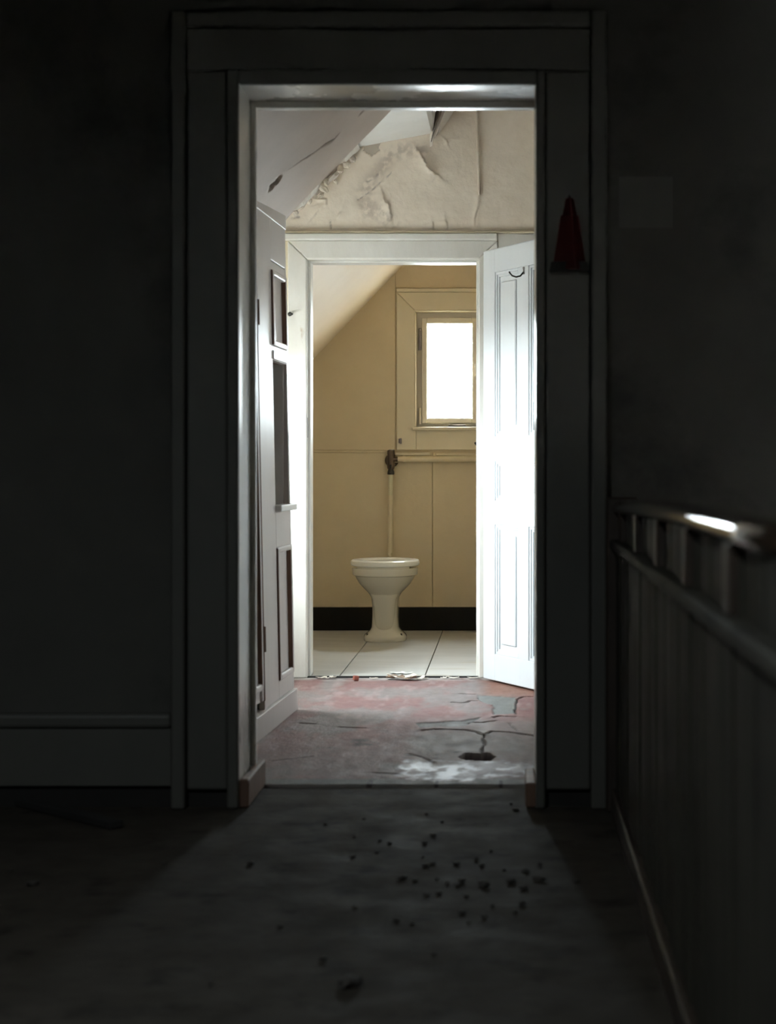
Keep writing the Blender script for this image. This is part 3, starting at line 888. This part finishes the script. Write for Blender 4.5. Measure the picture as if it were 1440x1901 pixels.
# window of the toilet room
t = empty('window_2', (-0.34, 10.7, 1.178))
S, CR = M['sash_paint'], M['cream']
for a in ((-0.645, -0.535, 1.955, 1.040), ):
    pass
y0, y1 = WB - 0.020, WB + 0.001
b = B().prism([(-0.646, 1.046), (-0.533, 1.046), (-0.533, 1.846), (-0.646, 1.958)], 'y', y0, y1, bev=0.003)
par(b.build('casing_board', CR), t)
b = B().prism([(-0.033, 1.046), (-0.148, 1.046), (-0.148, 1.846), (-0.033, 1.958)], 'y', y0, y1, bev=0.003)
par(b.build('casing_board', CR), t)
b = B().prism([(-0.645, 1.960), (-0.5325, 1.8475), (-0.1485, 1.8475), (-0.034, 1.960)], 'y', y0, y1, bev=0.003)
par(b.build('casing_board', CR), t)
par(tb('head_strip', CR, -0.650, -0.03, y0 - 0.006, y1, 1.9605, 1.982, bev=0.004), t)
b = B().prism([(-0.5325, 1.046), (-0.5325, 1.1745), (-0.1485, 1.1745), (-0.1485, 1.046)], 'y', y0, y1, bev=0.003)
par(b.build('apron_board', CR), t)
par(tb('sill', CR, -0.556, -0.126, y0 - 0.022, 10.72, 1.160, 1.178, bev=0.004, seg=2), t)
par(tb('bead', CR, -0.543, -0.533, y0 - 0.004, y1, 1.178, 1.848, bev=0.003), t)
par(tb('bead', CR, -0.543, -0.138, y0 - 0.004, y1, 1.848, 1.857, bev=0.003), t)
FY = 10.650
for a in ((-0.532, -0.494, 1.178, 1.845), (-0.187, -0.149, 1.178, 1.845), (-0.494, -0.187, 1.806, 1.845), (-0.494, -0.187, 1.178, 1.208)):
    par(tb('frame_stile' if a[3] - a[2] > 0.1 else 'frame_rail', M['grey_sash'], a[0], a[1], FY + 0.002, 10.78, a[2], a[3]), t)
for a in ((-0.502, -0.4700, 1.200, 1.814), (-0.2095, -0.178, 1.200, 1.814)):
    par(tb('sash_stile', S, a[0], a[1], FY - 0.012, FY + 0.035, a[2], a[3], bev=0.004), t)
par(tb('sash_rail', S, -0.4700, -0.2095, FY - 0.012, FY + 0.035, 1.780, 1.814, bev=0.004), t)
par(tb('sash_rail', S, -0.4700, -0.2095, FY - 0.012, FY + 0.035, 1.200, 1.232, bev=0.004), t)
par(tb('pane', M['glass'], -0.476, -0.207, FY + 0.012, FY + 0.016, 1.226, 1.792), t)
b = B()
for z0_, z1_ in ((1.625, 1.672), (1.672, 1.735), (1.735, 1.752)):
    b.lathe([(0.006, z0_), (0.008, z0_ + 0.003), (0.008, z1_ - 0.003), (0.006, z1_)], (-0.512, FY - 0.008, 0), 'z', 10)
b.box(-0.522, -0.510, FY - 0.004, FY + 0.001, 1.625, 1.752)
tag(par(b.build('hinge', M['grey_hinge'], smooth=True), t), 'grey barrel hinge')
b = B().lathe([(0.006, 1.196), (0.007, 1.20), (0.007, 1.285), (0.006, 1.29)], (-0.512, FY - 0.008, 0), 'z', 10)
par(b.build('hinge', S, smooth=True), t)
b = B().box(-0.345, -0.245, FY - 0.03, FY - 0.018, 1.184, 1.194, bev=0.003).lathe([(0.007, 0), (0.007, 0.014)], (-0.330, FY - 0.030, 1.189), 'y', 10)
tag(par(b.build('window_stay', M['steel']), t), 'short steel window stay')
b = B().lathe([(0.008, 0), (0.006, -0.018)], (-0.188, FY - 0.012, 1.53), 'y', 10).box(-0.192, -0.184, FY - 0.036, FY - 0.028, 1.48, 1.545, bev=0.002)
par(b.build('catch', M['sash_paint']), t)
struct(t, 'small cream casement window beside the toilet', 'window')

# small metal bits on the wall
b = B().box(-0.634, -0.619, WB - 0.034, WB - 0.018, 1.084, 1.112, bev=0.003).box(-0.625, -0.617, WB - 0.040, WB - 0.018, 1.080, 1.114, bev=0.002)
o = b.build('wall_catch', M['grey_hinge'])
tag(o, 'tiny grey metal catch below the window casing corner', 'catch')
b = B().tube([(-0.168, WB - 0.02, 1.060), (-0.175, WB - 0.06, 1.068), (-0.190, WB - 0.085, 1.086)], [0.007, 0.007, 0.006], 8)
o = b.build('wall_hook', M['iron'], smooth=True)
tag(o, 'small dark hook on the wall under the window', 'hook')

# horizontal supply pipe
t = empty('supply_pipe', (-0.64, 10.59, 0.992))
par(B().tube([(-0.655, 10.585, 0.992), (-0.3, 10.585, 0.993), (0.0, 10.585, 0.995), (0.10, 10.585, 0.996)], 0.0185, 16).build('pipe', M['pipe_cream'], smooth=True), t)
for x in (-0.60, -0.19):
    par(B().lathe([(0.0215, -0.008), (0.0225, 0), (0.0215, 0.008)], (x, 10.585, 0.9925), 'x', 16).build('collar', M['pipe_cream'], smooth=True), t)
par(tb('pipe_ledge', M['cream'], -0.655, -0.452, WB - 0.030, WB - 0.011, 1.012, 1.030, bev=0.004), t)
par(tb('pipe_ledge', M['cream'], -0.420, 0.10, WB - 0.030, WB - 0.011, 1.012, 1.026, bev=0.004), t)
tag(t, 'thick cream horizontal water pipe under the window', 'pipe')

# flush valve and flush pipe
t = empty('flush_pipe', (-0.679, 10.58, 0.34))
vx, vy = -0.677, 10.575
b = B().lathe([(0.040, 0), (0.040, -0.006), (0.034, -0.012), (0.026, -0.013)], (vx + 0.003, WB - 0.010, 0.985), 'y', 28)
tag(par(b.build('wall_flange', M['old_metal'], smooth=True), t), 'round tarnished wall flange')
b = B().lathe([(0.016, 0.932), (0.021, 0.940), (0.023, 0.955), (0.021, 0.972), (0.0215, 1.005), (0.020, 1.018), (0.021, 1.021), (0.021, 1.040), (0.018, 1.044), (0.010, 1.045)], (vx, vy, 0), 'z', 20)
b.lathe([(0.014, 0), (0.014, -0.05)], (vx + 0.02, vy, 0.990), 'y', 12) if False else None
b.lathe([(0.014, vy - 10.575), (0.014, 0.045)], (vx, vy, 0.985), 'y', 14)
b.lathe([(0.016, 0.0), (0.016, 0.04)], (vx, vy, 0.992), 'x', 14)
par(b.build('valve_body', M['old_metal'], smooth=True), t)
b = B().lathe([(0.0165, 0.0), (0.0165, 0.010)], (vx + 0.004, vy, 1.038), 'z', 16)
tag(par(b.build('valve_cap', M['steel'], smooth=True), t), 'dull steel cap')
b = B().tube([(vx, vy - 0.018, 0.955), (vx - 0.001, vy - 0.034, 0.945), (vx - 0.002, vy - 0.040, 0.915)], [0.008, 0.007, 0.006], 10)
b.lathe([(0.019, 0.903), (0.021, 0.910), (0.019, 0.922), (0.015, 0.934)], (vx, vy, 0), 'z', 18)
par(b.build('valve_outlet', M['iron'], smooth=True), t)
par(B().tube([(vx, vy, 0.906), (vx - 0.001, vy, 0.82), (vx - 0.002, vy, 0.775)], 0.0135, 16).build('upper_pipe', M['pipe_bare'], smooth=True), t)
par(B().lathe([(0.0135, 0.765), (0.0155, 0.769), (0.0155, 0.780), (0.0135, 0.784)], (vx - 0.002, vy, 0), 'z', 16).build('pipe_joint', M['pipe_cream'], smooth=True), t)
par(B().tube([(vx - 0.002, vy, 0.77), (vx - 0.005, vy, 0.45), (vx - 0.005, vy, 0.40), (vx - 0.004, vy - 0.02, 0.365), (vx - 0.002, vy - 0.07, 0.352), (vx, vy - 0.16, 0.350)], 0.0155, 16).build('lower_pipe', M['pipe_cream'], smooth=True), t)
tag(t, 'vertical flush pipe with tarnished valve behind the toilet', 'flush pipe')

# toilet
T = empty('toilet', (-0.672, 9.88, 0.0), (0, 0, 0))
def ring(t_, z, hw, yf, yb, n=40, p=2.3, cx=0.0):
    """superellipse section: half width hw, front yf, back yb (local, front is -y)"""
    cy_, ry = (yf + yb) / 2, (yb - yf) / 2
    r_ = []
    for i in range(n):
        q = 2 * math.pi * i / n
        c_, s_ = math.cos(q), math.sin(q)
        r_.append(t_.verts.new((cx + hw * math.copysign(abs(c_) ** (2 / p), c_), cy_ + ry * math.copysign(abs(s_) ** (2 / p), s_), z)))
    return r_
def loft(secs, caps=True, n=40):
    t_ = bmesh.new()
    R_ = [ring(t_, *s_[:4], n=n, p=s_[4] if len(s_) > 4 else 2.3) for s_ in secs]
    for A_, C_ in zip(R_, R_[1:]):
        for i in range(n):
            t_.faces.new((A_[i], A_[(i + 1) % n], C_[(i + 1) % n], C_[i]))
    if caps:
        t_.faces.new(R_[0][::-1])
        t_.faces.new(R_[-1])
    bmesh.ops.recalc_face_normals(t_, faces=t_.faces)
    return t_
b = B()
b.merge(loft([(0.000, .114, .000, .300, 2.6), (0.004, .117, -.003, .303, 2.6), (0.022, .117, -.003, .303, 2.6), (0.032, .112, .002, .298, 2.6), (0.044, .098, .016, .285, 2.7), (0.058, .082, .034, .275, 3.0),
              (0.075, .074, .044, .270, 3.2), (0.130, .071, .046, .275, 3.4), (0.195, .071, .036, .285, 3.2), (0.235, .076, .016, .300, 2.8), (0.262, .092, -.012, .318, 2.5), (0.285, .116, -.042, .335, 2.3),
              (0.312, .141, -.070, .350, 2.2), (0.340, .158, -.088, .358, 2.1), (0.356, .165, -.096, .360, 2.1), (0.3585, .174, -.105, .362, 2.1), (0.362, .178, -.109, .364, 2.1), (0.394, .180, -.111, .365, 2.1),
              (0.400, .177, -.108, .362, 2.1), (0.400, .140, -.068, .315, 2.0), (0.385, .134, -.062, .305, 2.0), (0.33, .118, -.040, .28, 2.0), (0.27, .08, 0.02, .22, 2.0), (0.26, .03, .08, .16, 2.0)], n=48))
# rounded front lobe of the column
b.merge(loft([(0.056, .018, .052, .12, 2.0), (0.060, .034, .042, .12, 2.0), (0.070, .046, .034, .12, 2.2), (0.090, .053, .029, .13, 2.3), (0.140, .057, .025, .13, 2.3), (0.190, .060, .016, .13, 2.3), (0.230, .066, .000, .14, 2.3), (0.255, .078, -.006, .16, 2.2), (0.285, .088, -.016, .16, 2.2), (0.315, .09, -.02, .16, 2.2)], n=32))
# rear trap
b.merge(loft([(0.03, .06, .24, .40, 2.2), (0.10, .062, .24, .43, 2.2), (0.20, .065, .24, .46, 2.2), (0.28, .066, .24, .50, 2.2), (0.33, .06, .26, .53, 2.2), (0.365, .05, .28, .545, 2.2)], n=24))
ob = b.build('pan', M['ceramic'], T, smooth=True)
t_ = bmesh.new()
# seat: a rounded ring
n = 56
prof = [(1.0, 0.410), (1.03, 0.414), (1.045, 0.424), (1.035, 0.436), (1.0, 0.442), (0.90, 0.444), (0.76, 0.441), (0.70, 0.434), (0.69, 0.424), (0.72, 0.412), (0.85, 0.409)]
R_ = []
for k_, z_ in prof:
    r_ = []
    for i in range(n):
        q = 2 * math.pi * i / n
        r_.append(t_.verts.new((0.180 * k_ * math.cos(q), 0.126 + 0.236 * (k_ if k_ > .8 else k_ * 1.0) * math.sin(q), z_)))
    R_.append(r_)
for A_, C_ in zip(R_, R_[1:] + R_[:1]):
    for i in range(n):
        t_.faces.new((A_[i], A_[(i + 1) % n], C_[(i + 1) % n], C_[i]))
bmesh.ops.recalc_face_normals(t_, faces=t_.faces)
b = B()
b.merge(t_)
b.build('seat', M['seat'], T, smooth=True)
# front buffer closes the middle of the gap between seat and rim
t_ = bmesh.new()
q0, q1, nn = math.radians(270 - 52), math.radians(270 + 52), 16
R_ = []
for i in range(nn + 1):
    q = q0 + (q1 - q0) * i / nn
    c_, s_ = math.cos(q), math.sin(q)
    R_.append([t_.verts.new((0.180 * k_ * c_, 0.126 + 0.236 * k_ * s_, z_)) for k_, z_ in ((0.985, 0.396), (0.985, 0.413), (0.86, 0.413), (0.86, 0.396))])
for A_, C_ in zip(R_, R_[1:]):
    for i in range(4):
        t_.faces.new((A_[i], A_[(i + 1) % 4], C_[(i + 1) % 4], C_[i]))
t_.faces.new(R_[0][::-1])
t_.faces.new(R_[-1])
bmesh.ops.recalc_face_normals(t_, faces=t_.faces)
b = B()
b.merge(t_)
b.build('seat_buffer', M['ceramic'], T)
for x in (-0.07, 0.07):
    B().lathe([(0.012, 0.398), (0.012, 0.424), (0.009, 0.428)], (x, 0.352, 0), 'z', 12).build('seat_hinge', M['steel'], T, smooth=True)
for x in (-0.092, 0.092):
    B().lathe([(0.0055, 0.030), (0.0055, 0.0415), (0.003, 0.044)], (x, 0.06, 0), 'z', 10).build('floor_screw', M['iron'], T, smooth=True)
tag(T, 'old cream pedestal toilet with white seat and no cistern', 'toilet')

# ------------------------------------------------------------------ panelled door leaf standing open
A_ = math.radians(63.1)
D = empty('door_1', (-0.110, 8.13, 0.012), (0, 0, -A_))
DP = M['door_paint']
W, HT = 0.77, 1.89
def dz(z):
    return z - 0.012
def leaf(name, x0, x1, z0, z1, y0=0.0, y1=0.040, bev=0.0015, m=DP, parent=D):
    return box(name, m, parent, x0, x1, y0, y1, z0, z1, bev=bev)
leaf('stile', 0, 0.112, 0, HT)
leaf('stile', W - 0.112, W, 0, HT)
leaf('rail', 0.112, W - 0.112, 0, dz(0.128))
leaf('rail', 0.112, W - 0.112, dz(0.695), dz(0.800))
leaf('rail', 0.112, W - 0.112, dz(0.974), dz(1.082))
leaf('rail', 0.112, W - 0.112, dz(1.801), HT)
leaf('mullion', 0.338, 0.432, dz(0.128), dz(0.695))
leaf('mullion', 0.338, 0.432, dz(1.082), dz(1.801))
leaf('edge_strip', -0.004, 0.004, 0.02, HT - 0.02, 0.002, 0.038)
for x0, x1, z0, z1 in ((0.112, 0.338, 1.082, 1.801), (0.432, W - 0.112, 1.082, 1.801), (0.112, W - 0.112, 0.800, 0.974), (0.112, 0.338, 0.128, 0.695), (0.432, W - 0.112, 0.128, 0.695)):
    z0, z1 = dz(z0), dz(z1)
    p_ = leaf('panel', x0 + 0.0, x1 - 0.0, z0, z1, 0.017, 0.025, 0)
    # stepped moulding frame
    for st, ya, wd in ((0, 0.0045, 0.012), (1, 0.010, 0.022)):
        for a in ((x0, x0 + wd, z0, z1), (x1 - wd, x1, z0, z1), (x0 + wd, x1 - wd, z0, z0 + wd), (x0 + wd, x1 - wd, z1 - wd, z1)):
            box('moulding', DP, p_, a[0], a[1], ya, 0.020, a[2], a[3], bev=0.0018)
    # raised field
    i_ = 0.046
    if z1 - z0 > 0.3:
        box('raised_field', DP, p_, x0 + i_, x1 - i_, 0.0085, 0.020, z0 + i_, z1 - i_, bev=0.0035)
    else:
        box('raised_field', DP, p_, x0 + i_, x1 - i_, 0.0085, 0.020, z0 + 0.04, z1 - 0.04, bev=0.0035)
leaf('top_edge', 0.0, W, HT - 0.0005, HT + 0.004, 0.006, 0.034, 0.001)
# coat hook
hk = empty('coat_hook', (0.392, 0.0, dz(1.775)))
hk.parent = D
hk.scale = (0.8, 0.8, 0.8)
B().lathe([(0.007, 0.0), (0.007, -0.006)], (0.0, 0.0, 0.022), 'y', 12).lathe([(0.0075, 0), (0.0075, -0.006)], (0, 0, -0.004), 'y', 12).box(-0.005, 0.005, -0.005, 0, -0.008, 0.026, bev=0.002).build('hook_plate', M['steel'], hk)
B().tube([(0, -0.004, 0.000), (-0.004, -0.020, -0.020), (-0.010, -0.042, -0.026), (-0.016, -0.062, -0.020), (-0.020, -0.074, -0.006), (-0.021, -0.078, 0.002)], [0.0045, 0.0045, 0.0045, 0.0042, 0.0040, 0.0045], 8).build('hook_arm', M['iron'], hk, smooth=True)
tag(hk, 'small dark metal coat hook')
for z in (0.25, 1.62):
    b = B().lathe([(0.007, z - 0.045), (0.0075, z - 0.04), (0.0075, z + 0.04), (0.007, z + 0.045)], (-0.004, 0.044, 0), 'z', 10)
    b.build('hinge', DP, D)
struct(D, 'white five-panel door standing open beside the toilet doorway', 'door')

# ------------------------------------------------------------------ debris at the threshold
def flake_obj(name, c, lx, ly, curl, rz, seed, m, th=0.0016):
    r_ = random.Random(seed)
    nu, nv = 6, 4
    rows = []
    for i in range(nu):
        row = []
        for j in range(nv):
            u_, v_ = i / (nu - 1) - 0.5, j / (nv - 1) - 0.5
            edge = 1 + (r_.uniform(-0.25, 0.25) if i in (0, nu - 1) or j in (0, nv - 1) else 0)
            x_, y_ = u_ * lx * edge, v_ * ly * edge
            row.append((x_, y_, 0.002 + curl * (abs(u_) * 2) ** 2 * (0.6 + 0.4 * r_.random()) + 0.25 * curl * r_.random()))
        rows.append(row)
    ob = sheet(name, m, rows, th)
    ob.location = c
    ob.rotation_euler = (0, 0, rz)
    return ob
gl = 'small curled cream paint flake lying along the toilet threshold'
for i, (x, y, lx, ly, cu, rz) in enumerate([(-0.835, 8.19, .045, .03, .006, .5), (-0.785, 8.20, .035, .02, .006, 2.2), (-0.805, 8.17, .02, .02, .004, 0), (-0.60, 8.17, .03, .02, .003, .2),
                                            (-0.155, 8.19, .05, .02, .004, .1), (-0.245, 8.185, .055, .025, .006, 2.9), (-0.29, 8.18, .025, .02, .004, 1.0), (-0.37, 8.16, .02, .02, .003, 1.0)]):
    tag(flake_obj('paint_flake', (x, y, 0.004), lx, ly, cu, rz, 300 + i, M['flake']), gl, 'paint flake', 'paint flakes along the threshold')
tag(flake_obj('paint_flake', (-0.475, 8.165, 0.004), .11, .05, .020, .25, 401, M['flake']), 'largest curled paint flake in the middle of the threshold', 'paint flake', 'paint flakes along the threshold')
tag(flake_obj('paint_flake', (-0.445, 8.135, 0.004), .075, .05, .016, -.3, 402, M['flake_under']), 'dark brown flake tucked under the largest paint flake', 'paint flake', 'paint flakes along the threshold')
tag(flake_obj('paint_flake', (-0.40, 8.15, 0.004), .06, .03, .012, .5, 403, M['flake']), 'cream flake leaning against the largest paint flake', 'paint flake', 'paint flakes along the threshold')
tag(flake_obj('paint_flake', (-0.52, 8.17, 0.004), .05, .04, .012, 1.5, 404, M['flake_under']), 'dark flake end beside the largest paint flake', 'paint flake', 'paint flakes along the threshold')
tag(flake_obj('paint_flake', (-0.505, 8.40, 0.002), .06, .05, .004, .3, 405, M['white_paint']), 'white paint flake on the slab floor just inside', 'paint flake', 'flakes on the slab floor')
tag(flake_obj('paint_flake', (-0.465, 8.385, 0.002), .055, .03, .004, .1, 406, M['white_paint']), 'thin white flake beside another on the slab floor', 'paint flake', 'flakes on the slab floor')
b = B().box(-0.012, 0.012, -0.011, 0.011, 0, 0.022, bev=0.004, seg=2)
o = b.build('plaster_lump', M['brick_red'])
o.location = (-0.676, 8.12, 0.001)
o.rotation_euler = (0, 0.1, 0.4)
tag(o, 'small brick-red lump on the passage floor near the threshold', 'lump')

# ------------------------------------------------------------------ landing: crumbs, batten, red cone, paper, parapet
deb = [(-0.488, 4.892), (-0.397, 4.732), (-0.391, 4.974), (-0.328, 4.675), (-0.301, 4.646), (-0.326, 4.544), (-0.381, 4.483), (-0.225, 5.038), (-0.178, 4.927), (-0.212, 4.646), (-0.194, 4.744), (-0.209, 4.483), (-0.198, 4.384), (-0.182, 4.405),
       (-0.124, 4.405), (-0.078, 4.449), (-0.063, 4.384), (-0.043, 4.558), (-0.009, 4.341), (0.041, 4.32), (0.007, 4.209), (0.035, 4.15), (0.072, 4.238), (0.075, 4.395), (-0.246, 4.249), (-0.215, 4.228), (-0.165, 4.249), (-0.14, 4.199), (-0.115, 4.179),
       (-0.107, 4.218), (-0.06, 4.199), (-0.053, 4.169), (-0.155, 4.102), (-0.093, 4.074), (-0.182, 4.084), (-0.034, 3.984), (0.015, 3.931), (-0.098, 3.922), (-0.052, 3.888), (0.03, 4.001), (-0.333, 3.975), (-0.235, 3.855), (-0.201, 3.83),
       (-0.083, 3.838), (0.008, 5.193), (0.022, 5.096), (0.157, 4.218), (-0.549, 3.386), (-0.474, 3.809), (-0.146, 3.593), (-0.358, 3.553), (-0.619, 4.401), (-0.826, 4.401), (-1.088, 4.189), (-1.175, 4.33)]
protos = []
for s_ in range(4):
    ob = lump('crumb', M['crumb'], (0, 0, 0), 1, 1, 0.7, 500 + s_, 1)
    protos.append(ob.data)
    bpy.data.objects.remove(ob)
for i, (x, y) in enumerate(deb):
    ob = bpy.data.objects.new('crumb', protos[i % 4])
    s_ = rnd.uniform(0.0045, 0.0105) * (1.25 if 4.05 < y < 4.3 else 1)
    ob.scale = (s_, s_ * rnd.uniform(0.8, 1.6), s_ * 0.8)
    ob.location = (x, y, FL + s_ * 0.45)
    ob.rotation_euler = (0, 0, rnd.uniform(0, 3))
    col.objects.link(ob)
    tag(ob, 'small dark crumb scattered on the dusty landing floor', 'crumb', 'crumbs on the landing floor')
ob = lump('plaster_chunk', M['crumb'], (-0.291, 3.375, FL + 0.008), 0.028, 0.02, 0.012, 600, 2)
tag(ob, 'largest dark chunk alone on the near landing floor', 'chunk')

b = B().box(-0.36, 0.36, -0.022, 0.022, 0, 0.022, bev=0.003)
o = b.build('batten', M['gap'])
o.location = (-1.29, 5.09, FL + 0.001)
o.rotation_euler = (0, 0, -0.78)
tag(o, 'dark wooden batten lying on the floor by the baseboard', 'batten')

t = empty('red_cone', (0.170, 5.10, 1.50))
def fr(b_, z0, z1, w0, w1, d0, d1):
    """half pyramid hung flat against the casing"""
    t_ = bmesh.new()
    P_ = [(-w0, 0, z0), (w0, 0, z0), (w0 * .25, -d0, z0), (-w0, 0, z1), (w0, 0, z1), (w1 * .25, -d1, z1)]
    P_[3], P_[4] = (-w1, 0, z1), (w1, 0, z1)
    v_ = [t_.verts.new(p) for p in P_]
    for f_ in ((0, 1, 2), (5, 4, 3), (0, 2, 5, 3), (2, 1, 4, 5), (1, 0, 3, 4)):
        t_.faces.new([v_[i] for i in f_])
    bmesh.ops.recalc_face_normals(t_, faces=t_.faces)
    bmesh.ops.bevel(t_, geom=list(t_.edges), offset=0.002, segments=1, affect='EDGES')
    b_.merge(t_)
ob_ = B()
fr(ob_, 0.0, 0.155, 0.050, 0.026, 0.050, 0.026)
o = ob_.build('body', M['red'], t)
ob_ = B()
fr(ob_, 0.152, 0.202, 0.021, 0.012, 0.022, 0.014)
ob_.build('tip', M['red'], t)
B().prism([(-0.058, -0.006), (0.056, -0.006), (0.050, 0.022), (-0.052, 0.022)], 'y', -0.030, -0.0005, bev=0.002).build('base_band', M['gap'], t)
B().tube([(0.0, 0.036, 0.214), (0.0, 0.004, 0.210), (0.0, -0.004, 0.202)], 0.003, 8).build('nail', M['iron'], t)
t.location = (0.172, 5.134, 1.500)
tag(t, 'dark red cone-shaped object hung on the doorway casing', 'cone')

o = B().box(0.312, 0.463, 5.1575, 5.1605, 1.623, 1.766, bev=0.0005).build('paper_sheet', M['paper'])
tag(o, 'faint pale paper square stuck to the dark wall', 'paper')

# stair parapet
t = empty('stair_parapet', (0.31, 3.4, FL))
PX = 0.300
n = 0
y = 1.35
rr = random.Random(11)
while y < 5.08:
    wd = rr.choice((0.085, 0.095, 0.105))
    y2 = min(y + wd, 5.105)
    dx = rr.uniform(-0.0025, 0.0025)
    par(tb('plank', M['parapet'], PX + dx, PX + 0.022, y + 0.0018, y2 - 0.0018, 0.06, 0.722, bev=0.003), t)
    par(tb('short_plank', M['parapet'], PX + 0.012 + dx, PX + 0.03, y + 0.0018, y2 - 0.0018, 0.745, 0.842, bev=0.003), t)
    y = y2
for yy in (1.9, 2.5, 3.1, 3.7, 4.3, 4.9):
    par(tb('block', M['dark_wood'], PX - 0.004, PX + 0.034, yy - 0.035, yy + 0.035, 0.746, 0.846, bev=0.004), t)
par(tb('skirting', M['dark_wood'], PX - 0.016, PX + 0.024, 1.35, 5.11, FL - 0.0, 0.062, bev=0.004), t)
par(tb('mid_moulding', M['parapet'], PX - 0.020, PX + 0.026, 1.35, 5.105, 0.720, 0.748, bev=0.008, seg=3), t)
par(tb('back_board', M['dark_wood'], PX + 0.031, PX + 0.060, 1.35, 5.105, -1.6, 0.84), t)
par(tb('end_post', M['dark_wood'], PX - 0.028, PX + 0.060, 5.062, 5.1075, FL, 0.865, bev=0.006), t)
hr = []
for i in range(16):
    q = 2 * math.pi * i / 16
    hr.append((0.034 * math.cos(q), 0.024 * math.sin(q) * (1.0 if math.sin(q) > 0 else 0.8)))
path = [(PX + 0.02, 5.10, 0.832), (PX + 0.02, 4.7, 0.842), (PX + 0.02, 4.1, 0.852), (PX + 0.02, 3.4, 0.860), (PX + 0.02, 2.9, 0.862), (PX + 0.02, 2.45, 0.862), (PX + 0.023, 2.30, 0.860), (PX + 0.045, 2.16, 0.852), (PX + 0.10, 2.06, 0.844), (PX + 0.19, 2.01, 0.836), (PX + 0.34, 1.99, 0.828)]
# smooth the rail path
def catm(P_, k=6):
    P_ = [Vector(p) for p in P_]
    out = []
    for i in range(len(P_) - 1):
        a, b_, c_, d_ = P_[max(i - 1, 0)], P_[i], P_[i + 1], P_[min(i + 2, len(P_) - 1)]
        for j in range(k):
            u = j / k
            out.append(0.5 * ((2 * b_) + (c_ - a) * u + (2 * a - 5 * b_ + 4 * c_ - d_) * u * u + (3 * b_ - a - 3 * c_ + d_) * u ** 3))
    out.append(P_[-1])
    return out
par(B().tube(catm(path), 0.03, prof=hr).build('handrail', M['rail'], smooth=True), t)
tag(t, 'dark boarded stair parapet with a varnished handrail', 'parapet')
